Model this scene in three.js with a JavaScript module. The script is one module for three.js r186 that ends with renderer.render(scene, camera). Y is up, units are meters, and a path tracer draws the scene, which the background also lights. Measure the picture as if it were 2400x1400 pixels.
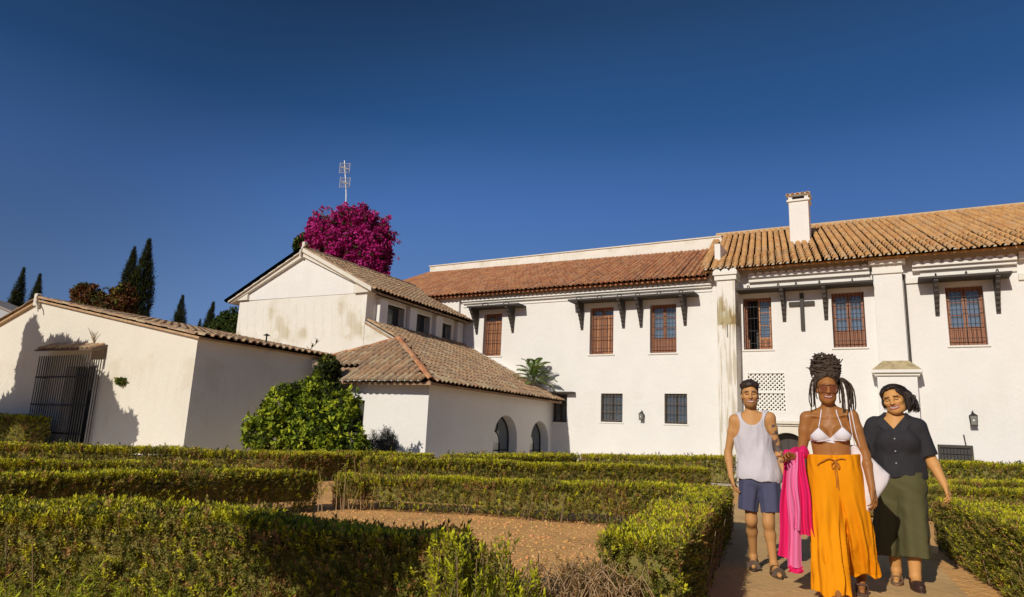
import * as THREE from 'three';
import { mergeGeometries, mergeVertices } from 'three/addons/utils/BufferGeometryUtils.js';
import { RoundedBoxGeometry } from 'three/addons/geometries/RoundedBoxGeometry.js';

const lerp = THREE.MathUtils.lerp, clamp = THREE.MathUtils.clamp, sstep = THREE.MathUtils.smoothstep;
// ───────── camera, sky, sun, exposure ─────────
const scene = new THREE.Scene();
const camera = new THREE.PerspectiveCamera(47.8, 1024 / 597, 0.1, 600);
camera.position.set(0, 1.1, 0);
camera.rotation.set(0.201, 0, 0.043);
scene.add(camera);

const SUN_AZ = 42 * Math.PI / 180, SUN_EL = 32 * Math.PI / 180;       // left of straight behind the camera
const SUN = new THREE.Vector3(-Math.sin(SUN_AZ) * Math.cos(SUN_EL), Math.sin(SUN_EL), Math.cos(SUN_AZ) * Math.cos(SUN_EL));
{
  const W = 1024, H = 512, px = new Float32Array(W * H * 4), d = new THREE.Vector3();
  const stops = [[0, .21, .35, .67], [8, .170, .31, .62], [13.5, .118, .248, .56], [18.7, .083, .203, .53], [25.7, .033, .118, .33], [34.5, .0225, .0716, .19], [60, .016, .050, .14], [90, .013, .042, .125]];
  for (let j = 0; j < H; j++) for (let i = 0; i < W; i++) {
    const el = ((j + .5) / H - .5) * Math.PI, az = ((i + .5) / W - .5) * 2 * Math.PI;
    d.set(Math.cos(az) * Math.cos(el), Math.sin(el), Math.sin(az) * Math.cos(el));
    const e = el * 180 / Math.PI, g = Math.acos(Math.min(1, Math.max(-1, d.dot(SUN))));
    let r, gg, b;
    if (e < 0) { r = .13; gg = .11; b = .085; } else {
      let k = 0; while (k < stops.length - 2 && e > stops[k + 1][0]) k++;
      const a = stops[k], c = stops[k + 1], t = (e - a[0]) / (c[0] - a[0]);
      const gd = g * 57.3, pg = gd > 90 ? clamp((gd - 90) / 22, 0, 1) : clamp((66 - gd) / 40, 0, 1), pol = .49 + .31 * pg * pg * (3 - 2 * pg) - (gd > 118 ? .12 * clamp((gd - 118) / 25, 0, 1) : 0), au = 2.2 * Math.exp(-4.2 * g);   // polarised blue at right angles to the sun, paler air round it
      [r, gg, b] = [1, 2, 3].map((q) => (a[q] + (c[q] - a[q]) * t) * pol + au * [.22, .22, .21][q - 1]);
    }
    px.set([r, gg, b, 1], (j * W + i) * 4);
  }
  const sky = new THREE.DataTexture(px, W, H, THREE.RGBAFormat, THREE.FloatType);
  sky.mapping = THREE.EquirectangularReflectionMapping; sky.magFilter = sky.minFilter = THREE.LinearFilter; sky.needsUpdate = true;
  scene.background = sky; scene.environment = sky;
}
const sun = new THREE.DirectionalLight(new THREE.Color().setRGB(1, .93, .80), 3.45);
sun.position.copy(SUN).multiplyScalar(60); sun.target.position.set(0, 0, -14); scene.add(sun, sun.target);
sun.castShadow = true; sun.shadow.radius = 1; sun.shadow.mapSize.set(4096, 4096);
Object.assign(sun.shadow.camera, { left: -45, right: 45, top: 40, bottom: -40, near: 1, far: 160 });
const renderer = new THREE.WebGLRenderer({ antialias: true });
renderer.toneMapping = THREE.LinearToneMapping; renderer.toneMappingExposure = 1.0;
renderer.shadowMap.enabled = true;

// ───────── helpers ─────────
function rngOf(seed) { let s = seed >>> 0; return () => { s = (s + 0x6D2B79F5) >>> 0; let t = s; t = Math.imul(t ^ (t >>> 15), t | 1); t ^= t + Math.imul(t ^ (t >>> 7), t | 61); return ((t ^ (t >>> 14)) >>> 0) / 4294967296; }; }
const R = rngOf(71);
const rr = (a, b, r = R) => a + (b - a) * r();
const V = (x, y, z) => new THREE.Vector3(x, y, z);
const NT = new Float32Array(4096), NP = new Int32Array(8192);
{ const q = rngOf(9); for (let i = 0; i < 4096; i++) { NT[i] = q(); NP[i] = i; } for (let i = 4095; i > 0; i--) { const j = Math.floor(q() * (i + 1)), t = NP[i]; NP[i] = NP[j]; NP[j] = t; } for (let i = 0; i < 4096; i++) NP[i + 4096] = NP[i]; }
function noise3(x, y, z, P = 0) {
  let xi = Math.floor(x), yi = Math.floor(y), zi = Math.floor(z);
  let u = x - xi, v = y - yi, w = z - zi; u = u * u * (3 - 2 * u); v = v * v * (3 - 2 * v); w = w * w * (3 - 2 * w);
  let x1 = xi + 1, y1 = yi + 1, z1 = zi + 1;
  if (P) { xi = ((xi % P) + P) % P; x1 = ((x1 % P) + P) % P; yi = ((yi % P) + P) % P; y1 = ((y1 % P) + P) % P; zi = ((zi % P) + P) % P; z1 = ((z1 % P) + P) % P; }
  xi &= 4095; x1 &= 4095; yi &= 4095; y1 &= 4095; zi &= 4095; z1 &= 4095;
  const a = NP[xi], b = NP[x1], aa = NP[a + yi], ab = NP[a + y1], ba = NP[b + yi], bb = NP[b + y1];
  const p = NT[NP[aa + zi]], q = NT[NP[ba + zi]], r = NT[NP[ab + zi]], s = NT[NP[bb + zi]], p1 = NT[NP[aa + z1]], q1 = NT[NP[ba + z1]], r1 = NT[NP[ab + z1]], s1 = NT[NP[bb + z1]];
  const e = p + (q - p) * u, f = r + (s - r) * u, g = p1 + (q1 - p1) * u, h = r1 + (s1 - r1) * u, m = e + (f - e) * v, n = g + (h - g) * v;
  return m + (n - m) * w;
}
function fbm(x, y, z, o = 4, P = 0) { let s = 0, a = .5, n = 0; for (let i = 0; i < o; i++) { s += a * noise3(x, y, z, P); n += a; a *= .5; x *= 2; y *= 2; z *= 2; P *= 2; } return s / n; }
// tileable texture from f(u, v) -> [r, g, b] in linear-ish 0..1 (stored as sRGB when colour)
function tex(n, f, colour = true, rep = [1, 1]) {
  const d = new Uint8Array(n * n * 4), enc = colour ? (v) => 255 * (v <= .0031308 ? 12.92 * v : 1.055 * Math.pow(v, 1 / 2.4) - .055) : (v) => 255 * v;
  for (let j = 0; j < n; j++) for (let i = 0; i < n; i++) { const c = f(i / n, j / n); d.set([enc(clamp(c[0], 0, 1)), enc(clamp(c[1], 0, 1)), enc(clamp(c[2], 0, 1)), 255], (j * n + i) * 4); }
  const t = new THREE.DataTexture(d, n, n, THREE.RGBAFormat); t.wrapS = t.wrapT = THREE.RepeatWrapping; t.magFilter = THREE.LinearFilter; t.minFilter = THREE.LinearMipmapLinearFilter; t.generateMipmaps = true;
  if (colour) t.colorSpace = THREE.SRGBColorSpace; t.repeat.set(...rep); t.needsUpdate = true; return t;
}
const lin = (r, g, b) => new THREE.Color().setRGB(r, g, b);
function M(c, rough = .8, o = {}) { return new THREE.MeshStandardMaterial({ color: Array.isArray(c) ? lin(...c) : c, roughness: rough, side: THREE.DoubleSide, ...o }); }
const used = {};
function numbered(n) { const k = used[n] = (used[n] ?? -1) + 1; return k ? `${n}_${String(k).padStart(3, '0')}` : n; }
function tag(o, label, category, group, kind) { o.userData.label = label; if (category) o.userData.category = category; if (group) o.userData.group = group; if (kind) o.userData.kind = kind; return o; }
function thing(name, label, category, pos = [0, 0, 0], turn = 0, group) { const o = new THREE.Group(); o.name = numbered(name); o.position.set(...pos); o.rotation.y = turn; scene.add(o); return tag(o, label, category, group); }
function part(parent, name, geo, mat, kind) { const m = new THREE.Mesh(Array.isArray(geo) ? merge(geo) : geo, mat); m.name = name; m.castShadow = m.receiveShadow = true; if (kind) m.userData.kind = kind; parent.add(m); return m; }
function merge(gs) { const idx = gs.some((g) => g.index) && gs.some((g) => !g.index); gs = gs.map((g) => { g = idx && g.index ? g.toNonIndexed() : g.clone(); for (const k of Object.keys(g.attributes)) if (!['position', 'normal', 'uv', 'color'].includes(k)) g.deleteAttribute(k); return g; }); if (gs.some((g) => !g.attributes.uv)) gs.forEach((g) => g.deleteAttribute('uv')); if (gs.some((g) => !g.attributes.color)) gs.forEach((g) => g.deleteAttribute('color')); return mergeGeometries(gs, false); }
function group(parent, name) { const g = new THREE.Group(); g.name = name; parent.add(g); return g; }
function metricUV(g, s = 1) { // box-style uv in metres from the dominant axis of each face
  g = g.index ? g.toNonIndexed() : g; const p = g.attributes.position, uv = new Float32Array(p.count * 2), a = V(0, 0, 0), b = V(0, 0, 0), c = V(0, 0, 0);
  for (let i = 0; i < p.count; i += 3) {
    a.fromBufferAttribute(p, i); b.fromBufferAttribute(p, i + 1); c.fromBufferAttribute(p, i + 2); const n = b.clone().sub(a).cross(c.clone().sub(a)), ax = Math.abs(n.x), ay = Math.abs(n.y), az = Math.abs(n.z);
    [a, b, c].forEach((q, k) => { const u = ax > ay && ax > az ? [q.z + 3.3, q.y] : ay > az ? [q.x, q.z + 1.7] : [q.x, q.y]; uv[(i + k) * 2] = u[0] * s; uv[(i + k) * 2 + 1] = u[1] * s; });
  }
  g.setAttribute('uv', new THREE.BufferAttribute(uv, 2)); return g;
}
const box = (x0, x1, y0, y1, z0, z1) => metricUV(new THREE.BoxGeometry(x1 - x0, y1 - y0, z1 - z0).translate((x0 + x1) / 2, (y0 + y1) / 2, (z0 + z1) / 2));
const rbox = (x0, x1, y0, y1, z0, z1, r = .02) => metricUV(new RoundedBoxGeometry(x1 - x0, y1 - y0, z1 - z0, 2, r).translate((x0 + x1) / 2, (y0 + y1) / 2, (z0 + z1) / 2));
function rod(a, b, r0, r1 = r0, seg = 6) { const d = b.clone().sub(a), l = d.length(), g = new THREE.CylinderGeometry(r1, r0, l, seg, 1); g.translate(0, l / 2, 0); g.applyQuaternion(new THREE.Quaternion().setFromUnitVectors(V(0, 1, 0), d.divideScalar(l))); return g.translate(a.x, a.y, a.z); }
function tube(pts, r, seg = 12, rad = 6, taper) {
  const c = new THREE.CatmullRomCurve3(pts), g = new THREE.TubeGeometry(c, seg, r, rad, false);
  if (taper) { const p = g.attributes.position; for (let i = 0; i <= seg; i++) { const q = c.getPointAt(i / seg), k = taper(i / seg); for (let j = 0; j <= rad; j++) { const n = i * (rad + 1) + j; p.setXYZ(n, q.x + (p.getX(n) - q.x) * k, q.y + (p.getY(n) - q.y) * k, q.z + (p.getZ(n) - q.z) * k); } } g.computeVertexNormals(); }
  return g;
}
function extrude(pts, depth, holes = [], bevel = 0) { // pts in (x, y), extruded along +z
  const s = new THREE.Shape(pts.map((p) => new THREE.Vector2(...p))); for (const h of holes) s.holes.push(h.getPoints ? h : new THREE.Path(h.map((p) => new THREE.Vector2(...p))));
  return new THREE.ExtrudeGeometry(s, { depth, bevelEnabled: bevel > 0, bevelSize: bevel, bevelThickness: bevel, bevelSegments: 1, curveSegments: 14 });
}
const rect = (x0, x1, y0, y1) => [[x0, y0], [x1, y0], [x1, y1], [x0, y1]];
function instanced(parent, name, geo, mat, list, kind = 'stuff') { // list: [matrix, colour?]
  const m = new THREE.InstancedMesh(geo, mat, list.length); m.name = name; list.forEach(([x, c], i) => { m.setMatrixAt(i, x); if (c) m.setColorAt(i, c); }); m.castShadow = m.receiveShadow = true; if (kind) m.userData.kind = kind; parent.add(m); return m;
}
const D0 = 27.095, TH = -0.518;                                        // the house's own axes: x along the long front, z out of it
const HOUSE_COS = Math.cos(.518), HOUSE_SIN = Math.sin(.518);
const atHouse = (x, y, z) => V(x * HOUSE_COS - z * HOUSE_SIN, y, -D0 + x * HOUSE_SIN + z * HOUSE_COS);
function building(name, label, category) { return thing(name, label, category, [0, 0, -D0], TH); }
// ───────── materials of the buildings ─────────
function plasterTex(seed, stain, tone) {
  const blot = (u, v) => { const a = fbm(u * 5 + seed, v * 5, 1.5, 5, 0); return a; };
  return tex(512, (u, v) => {
    const P = 8, a = fbm(u * P, v * P, seed, 5, P), b = fbm(u * 4, v * 4, seed + 9, 4, 4), g = noise3(u * 180, v * 180, seed, 180), st = fbm(u * 26, v * 3, seed + 4, 4, 0 | 0);
    let k = .97 + .06 * (a - .5) + .035 * (g - .5), r = tone[0] * k, gg = tone[1] * k, bb = tone[2] * k;
    const crack = Math.abs(b - .5) < .006 ? .05 : 0;
    const s = stain * sstep(b, .47, .72) * (.35 + .65 * sstep(a, .4, .62)), q = stain * .6 * sstep(fbm(u * 32, v * 4, seed + 21, 3, 4), .56, .75);
    r = lerp(r, .42, s * .5 + q * .3) - crack * stain; gg = lerp(gg, .36, s * .55 + q * .34) - crack * stain; bb = lerp(bb, .25, s * .62 + q * .4) - crack * stain;
    return [r, gg, bb];
  }, true, [.28, .28]);
}
const bumpTex = tex(512, (u, v) => { const a = fbm(u * 24, v * 24, 3, 4, 24), b = fbm(u * 5, v * 5, 8, 3, 5); return [a * .5 + b * .5, 0, 0]; }, false, [.5, .5]);
const mPlaster = M([1, 1, 1], .9, { map: plasterTex(3, .13, [.80, .775, .742]), bumpMap: bumpTex, bumpScale: .012 });
const mPlasterWorn = M([1, 1, 1], .9, { map: plasterTex(17, 1.0, [.79, .75, .67]), bumpMap: bumpTex, bumpScale: .015 });
const mPlasterOld = M([1, 1, 1], .92, { map: plasterTex(31, .42, [.74, .69, .60]), bumpMap: bumpTex, bumpScale: .018 });
const mCornice = M([1, 1, 1], .9, { map: plasterTex(5, .22, [.80, .77, .71]), bumpMap: bumpTex, bumpScale: .008 });
const mTrim = M([.8, .78, .73], .85);
const mDarkWood = M([.055, .045, .038], .75), mIron = M([.03, .027, .025], .6, { metalness: .4 }), mRust = M([.13, .085, .055], .8);
const woodTex = tex(512, (u, v) => { const a = fbm(u * 40, v * 3, 2, 4, 0), b = noise3(u * 160, v * 6, 5), k = .72 + .5 * a - .12 * b; return [.30 * k, .115 * k, .05 * k]; }, true, [1.3, 1.3]);
const mWood = M([1, 1, 1], .6, { map: woodTex }), mWoodPale = M([1.75, 2.0, 2.0], .65, { map: woodTex });
const mGlass = new THREE.MeshPhysicalMaterial({ color: lin(.75, .82, .88), roughness: .03, transmission: .92, thickness: 0, ior: 1.5, specularIntensity: 1 });
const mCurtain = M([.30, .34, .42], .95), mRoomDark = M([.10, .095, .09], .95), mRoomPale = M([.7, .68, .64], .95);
const clayTex = (seed, lich, base) => tex(256, (u, v) => {
  const a = fbm(u * 6, v * 6, seed, 4, 6), b = fbm(u * 14, v * 14, seed + 5, 3, 14), g = noise3(u * 90, v * 90, seed, 90), k = .95 + .5 * (a - .5) + .25 * (g - .5);
  let c = [base[0] * k, base[1] * k, base[2] * k];
  const l = lich * sstep(b, .55, .72); c = [lerp(c[0], .50, l), lerp(c[1], .42, l), lerp(c[2], .24, l)];
  const d = lich * sstep(fbm(u * 9, v * 9, seed + 12, 4, 9), .58, .74); c = c.map((x, i) => lerp(x, [.12, .095, .065][i], d * .6)); return c;
});
const tileSet = (seed, lich, tones) => tones.map((t, i) => M([1, 1, 1], .9, { map: clayTex(seed + i, lich, t), bumpMap: bumpTex, bumpScale: .006 }));
const tilesRed = tileSet(40, .35, [[.56, .225, .095], [.48, .18, .08], [.60, .28, .125], [.40, .17, .085], [.54, .26, .14]]);
const tilesOchre = tileSet(60, .35, [[.76, .41, .15], [.68, .345, .125], [.80, .46, .18], [.62, .35, .15], [.72, .43, .20]]);
const tilesGrey = tileSet(80, .62, [[.46, .26, .14], [.40, .235, .14], [.52, .32, .18], [.35, .22, .14], [.50, .36, .22]]);
const mortar = M([.66, .62, .54], .95);

// ───────── barrel tiles: thick tapered half tubes, unit width and unit length ─────────
function barrel(r0, r1, seg = 7, th = .1) {
  const pos = [], uv = [], ix = [], ring = (z, r) => { const s = pos.length / 3; for (let i = 0; i <= seg; i++) { const a = Math.PI * i / seg; pos.push(Math.cos(a) * r, Math.sin(a) * r * .86, z); uv.push(i / seg * .8, z); } return s; };
  const a = ring(0, r0), b = ring(1, r1), c = ring(1, r1), d = ring(.995, r1 - th), e = ring(.995, r1 - th), f = ring(0, r0 - th);
  const q = (p, s) => { for (let i = 0; i < seg; i++) ix.push(p + i, s + i + 1, s + i, p + i, p + i + 1, s + i + 1); };
  q(a, b); q(c, d); q(e, f);
  const g = new THREE.BufferGeometry(); g.setAttribute('position', new THREE.Float32BufferAttribute(pos, 3)); g.setAttribute('uv', new THREE.Float32BufferAttribute(uv, 2)); g.setIndex(ix); g.computeVertexNormals(); return g;
}
const coverGeo = [0, .31, .63].map((o) => { const g = barrel(.36, .41); const u = g.attributes.uv; for (let i = 0; i < u.count; i++) u.setXY(i, u.getX(i) + o, u.getY(i) + o * 1.7); return g; });
const panGeo = barrel(.40, .36, 5, .05).scale(1, -1.05, 1);
const camHouse = V(13.42, 1.1, 23.54);
function prism(pts, dy) { // closed slab from a polygon of points (fan), thickness dy downwards
  const n = pts.length, pos = [], push = (...q) => q.forEach((p) => pos.push(p.x, p.y, p.z)), lo = pts.map((p) => V(p.x, p.y - dy, p.z));
  for (let i = 1; i < n - 1; i++) { push(pts[0], pts[i], pts[i + 1]); push(lo[0], lo[i + 1], lo[i]); }
  for (let i = 0; i < n; i++) { const j = (i + 1) % n; push(pts[i], lo[i], lo[j]); push(pts[i], lo[j], pts[j]); }
  const g = new THREE.BufferGeometry(); g.setAttribute('position', new THREE.Float32BufferAttribute(pos, 3)); g.computeVertexNormals(); return metricUV(g);
}
// quad: TL, TR (upper edge), BR, BL (eave); inside(p) keeps a tile; the nearest `singles` tiles are meshes of their own
function tiles(roof, quad, o) {
  const [tl, tr, br, bl] = quad, bil = (u, v) => tl.clone().lerp(tr, u).lerp(bl.clone().lerp(br, u), v);
  const n = Math.round((tl.distanceTo(tr) + bl.distanceTo(br)) / 2 / (o.col ?? .235)), m = Math.round((tl.distanceTo(bl) + tr.distanceTo(br)) / 2 / (o.row ?? .36)), r = rngOf(o.seed ?? 5), list = [], pans = [], caps = [];
  const basis = (u, v0, v1, w, lift0, lift1) => {
    const p0 = bil(u, v0), p1 = bil(u, v1), s = bil(Math.min(1, u + .5 / n), v0).sub(bil(Math.max(0, u - .5 / n), v0)), dn = p1.clone().sub(p0), nn = dn.clone().cross(s).normalize();
    p0.addScaledVector(nn, lift0); p1.addScaledVector(nn, lift1); const z = p1.clone().sub(p0), L = z.length(), x = s.normalize(); nn.copy(z).normalize().cross(x);
    return [new THREE.Matrix4().makeBasis(x.multiplyScalar(w), nn.multiplyScalar(w), z).setPosition(p0), p0, L];
  };
  for (let i = 0; i < n; i++) {
    const w = (o.col ?? .235) * rr(.97, 1.06, r), wob = rr(-.07, .07, r) / n, sag = rr(-.012, .014, r);
    for (let j = 0; j < m; j++) {
      const over = j === m - 1 ? (o.lip ?? .02) : 0, u = (i + .5) / n + wob + rr(-.03, .03, r) / n, v0 = j / m - .004, v1 = (j + 1.16) / m + over - .004;
      const mid = bil(u, (j + .5) / m); if (o.inside && !o.inside(mid)) continue;
      const [mx, p] = basis(u, v0, v1, w, .026 + sag * .5 + rr(0, .005, r), .040 + sag * .5 + rr(0, .008, r));
      list.push([mx, p.distanceTo(camHouse), Math.floor(r() * o.mats.length), Math.floor(r() * 3)]);
      const up = (i + 1) / n; const [mp] = basis(up, v0, v1, w * 1.0, .055, .070); pans.push([mp]);
      if (j === m - 1 && o.caps) { const [mc] = basis(u, v1 - .012 / m, v1 - .006 / m, w * .6, .04 + sag * .5, .04 + sag * .5); caps.push([mc]); }
    }
  }
  const singles = Math.min(o.singles ?? 300, list.length); list.sort((a, b) => a[1] - b[1]);
  list.slice(0, singles).forEach(([mx, , k, g]) => { const t = part(roof, 'roof_tile', coverGeo[g], o.mats[k]); mx.decompose(t.position, t.quaternion, t.scale); });
  for (let k = 0; k < o.mats.length; k++) { const rest = list.slice(singles).filter((t) => t[2] === k).map((t) => [t[0]]); if (rest.length) instanced(roof, 'roof_tile_field', coverGeo[k % 3], o.mats[k], rest); }
  instanced(roof, 'channel_tile_field', panGeo, o.mats[1], pans);
  if (caps.length) instanced(roof, 'tile_end_mortar', new THREE.CircleGeometry(.36, 8, 0, Math.PI), mortar, caps.map(([m]) => { const q = m.clone(); q.scale(V(1, 1, 1)); return [q]; }));
}
function ridge(roof, a, b, mats, seed, w = .25, len = .36, name = 'ridge_tile') {
  const r = rngOf(seed), L = a.distanceTo(b), n = Math.round(L / len), d = b.clone().sub(a).normalize(), x = d.clone().cross(V(0, 1, 0)).normalize(), y = x.clone().cross(d).normalize();
  for (let i = 0; i < n; i++) { const t = part(roof, name, coverGeo[i % 3], mats[Math.floor(r() * mats.length)]), w2 = w * rr(.96, 1.08, r); new THREE.Matrix4().makeBasis(x.clone().multiplyScalar(-w2), y.clone().multiplyScalar(w2), d.clone().multiplyScalar(len * 1.12)).setPosition(a.clone().addScaledVector(d, i * len).addScaledVector(y, .01 + rr(0, .015, r) + .012 * (i % 2))).decompose(t.position, t.quaternion, t.scale); }
}

// ───────── windows of the long front ─────────
function grille(x0, x1, y0, y1, z, nv, ys, r = .009) { const g = []; for (let i = 0; i <= nv; i++) { const x = lerp(x0, x1, i / nv); g.push(rod(V(x, y0, z), V(x, y1, z), r, r, 5)); } for (const y of ys) g.push(box(x0, x1, y - .008, y + .008, z - .006, z + .014)); return g; }
const winFrameMats = { wood: mWood };
function balconyWindow(b, x0, x1, y0, y1, kind) {
  const w = group(b, 'window'), zb = -.24, f = .05, xm = (x0 + x1) / 2, H = y1 - y0;
  part(w, 'frame', [box(x0, x0 + f, y0, y1, zb - .06, zb + .04), box(x1 - f, x1, y0, y1, zb - .06, zb + .04), box(x0 + f, x1 - f, y1 - f * 1.4, y1, zb - .06, zb + .04), box(x0 + f, x1 - f, y0, y0 + f * .8, zb - .06, zb + .04)], mWood);
  part(w, 'sill', rbox(x0 - .06, x1 + .06, y0 - .06, y0 - .003, -.24, .045, .012), mCornice);
  const glassTo = kind === 'boarded' ? .82 : kind === 'open' ? .22 : .3;
  for (const s of [0, 1]) {
    const a = s ? xm + .006 : x0 + f, c = s ? x1 - f : xm - .006, yb = y0 + f * .8, yt = y1 - f * 1.4, yg = y0 + H * glassTo, st = .05;
    if (kind === 'open' && !s) { // this leaf is swung inwards
      part(w, 'open_leaf', [box(a, a + .05, yb, yt, zb - .5, zb - .06), box(a + .05, a + .09, yb, yg, zb - .5, zb - .1)], mWood); continue;
    }
    const m = kind === 'boarded' || kind === 'open' ? mWoodPale : mWood;
    part(w, 'leaf', [box(a, a + st, yb, yt, zb - .04, zb + .012), box(c - st, c, yb, yt, zb - .04, zb + .012), box(a + st, c - st, yt - st, yt, zb - .04, zb + .012), box(a + st, c - st, yb, yb + st, zb - .04, zb + .012), box(a + st, c - st, yg - .04, yg + .04, zb - .04, zb + .012)], s || kind !== 'boarded' ? m : mWood);
    const pw = (c - a - 2 * st) / 3;                                   // the boards below the glass
    for (let k = 0; k < 3; k++) part(w, 'board', rbox(a + st + pw * k + .004, a + st + pw * (k + 1) - .004, yb + st + .003, yg - .043, zb - .03, zb - .004, .006), k % 2 ? m : mWood);
    part(w, 'pane', box(a + st, c - st, yg + .043, yt - st - .003, zb - .022, zb - .018), mGlass);
    if (kind !== 'boarded') for (const t of [.34, .67]) part(w, 'glazing_bar', box(a + st, c - st, lerp(yg, yt, t) - .012, lerp(yg, yt, t) + .012, zb - .03, zb + .006), kind === 'open' ? m : mWood);
    const cur = []; for (let k = 0; k < 14; k++) { const t = k / 13, x = lerp(a, c, t); cur.push(new THREE.CylinderGeometry(.02, .02, yt - yg, 6, 1, true).translate(x, (yt + yg) / 2, zb - .13 - .012 * (k % 2))); }
    part(w, 'curtain', cur, kind === 'boarded' ? mRoomPale : mCurtain);
  }
  part(w, 'grille', grille(x0 + .03, x1 - .03, y0 + .02, y1 - .03, -.05, 8, [y0 + H * .12, y0 + H * .36, y0 + H * .6, y0 + H * .82], .007), mIron);
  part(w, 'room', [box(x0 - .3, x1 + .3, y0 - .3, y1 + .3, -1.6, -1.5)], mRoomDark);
  return w;
}
function smallWindow(b, x0, x1, y0, y1, ny = 2) {
  const w = group(b, 'window'), z = -.14;
  part(w, 'frame', [box(x0, x0 + .05, y0, y1, z - .05, z + .02), box(x1 - .05, x1, y0, y1, z - .05, z + .02), box(x0 + .05, x1 - .05, y1 - .05, y1, z - .05, z + .02), box(x0 + .05, x1 - .05, y0, y0 + .05, z - .05, z + .02), box((x0 + x1) / 2 - .03, (x0 + x1) / 2 + .03, y0 + .05, y1 - .05, z - .05, z + .015)], mDarkWood);
  part(w, 'pane', box(x0 + .05, x1 - .05, y0 + .05, y1 - .05, z - .03, z - .025), mGlass);
  part(w, 'grille', grille(x0 + .02, x1 - .02, y0 + .01, y1 - .01, -.035, 6, [y0 + .06, lerp(y0, y1, .36), lerp(y0, y1, .66), y1 - .06], .009), mRust);
  part(w, 'sill', rbox(x0 - .05, x1 + .05, y0 - .055, y0 - .003, -.14, .03, .012), mCornice);
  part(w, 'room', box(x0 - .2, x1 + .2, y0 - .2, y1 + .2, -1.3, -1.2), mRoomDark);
}
function bracket(x, top, p, drop, w = .1) { // a carved wooden bracket hanging from the canopy, scalloped along its outer edge
  const pts = [[0, top]], n = 7; pts.push([p * .92, top], [p * .94, top - .06]);
  for (let i = 0; i < n; i++) { const t = i / n, t2 = (i + .55) / n; pts.push([p * .9 * Math.pow(1 - t, 1.35) + .02, top - .06 - (drop - .06) * t], [p * .9 * Math.pow(1 - t2, 1.35) - .012, top - .06 - (drop - .06) * t2]); }
  pts.push([0, top - drop]); const g = extrude(pts, w, [], .008); g.rotateY(-Math.PI / 2); g.translate(x + w / 2, 0, 0); return metricUV(g);
}
function canopy(b, x0, x1, y, p, bx, hooks) {
  const c = group(b, 'window_canopy');
  part(c, 'slab', rbox(x0, x1, y - .035, y + .035, .003, p, .012), mDarkWood);
  for (const x of bx) part(c, 'bracket', bracket(x, y - .038, p, 1.02), mDarkWood);
  for (const x of hooks) part(c, 'hook', tube([V(x, y + .034, p * .8), V(x, y + .17, p * .55), V(x, y + .2, .12), V(x, y + .16, .02)], .016, 8, 5), mIron);
}

// white half rounds added under the eave, shaped like sunlight between the tile shadows
function scallops(b, x0, x1, y, z, step) { const n = Math.round((x1 - x0) / step), g = new THREE.CylinderGeometry(.5, .5, 1, 10, 1, false, -Math.PI / 2, Math.PI).rotateX(-Math.PI / 2), list = []; for (let i = 0; i < n; i++) list.push([new THREE.Matrix4().compose(V(lerp(x0, x1, (i + .5) / n), y, z / 2 + .004), new THREE.Quaternion(), V(step * .86, step * .62, z))]); instanced(b, 'eave_light_scallops', g, mCornice, list); }
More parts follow.
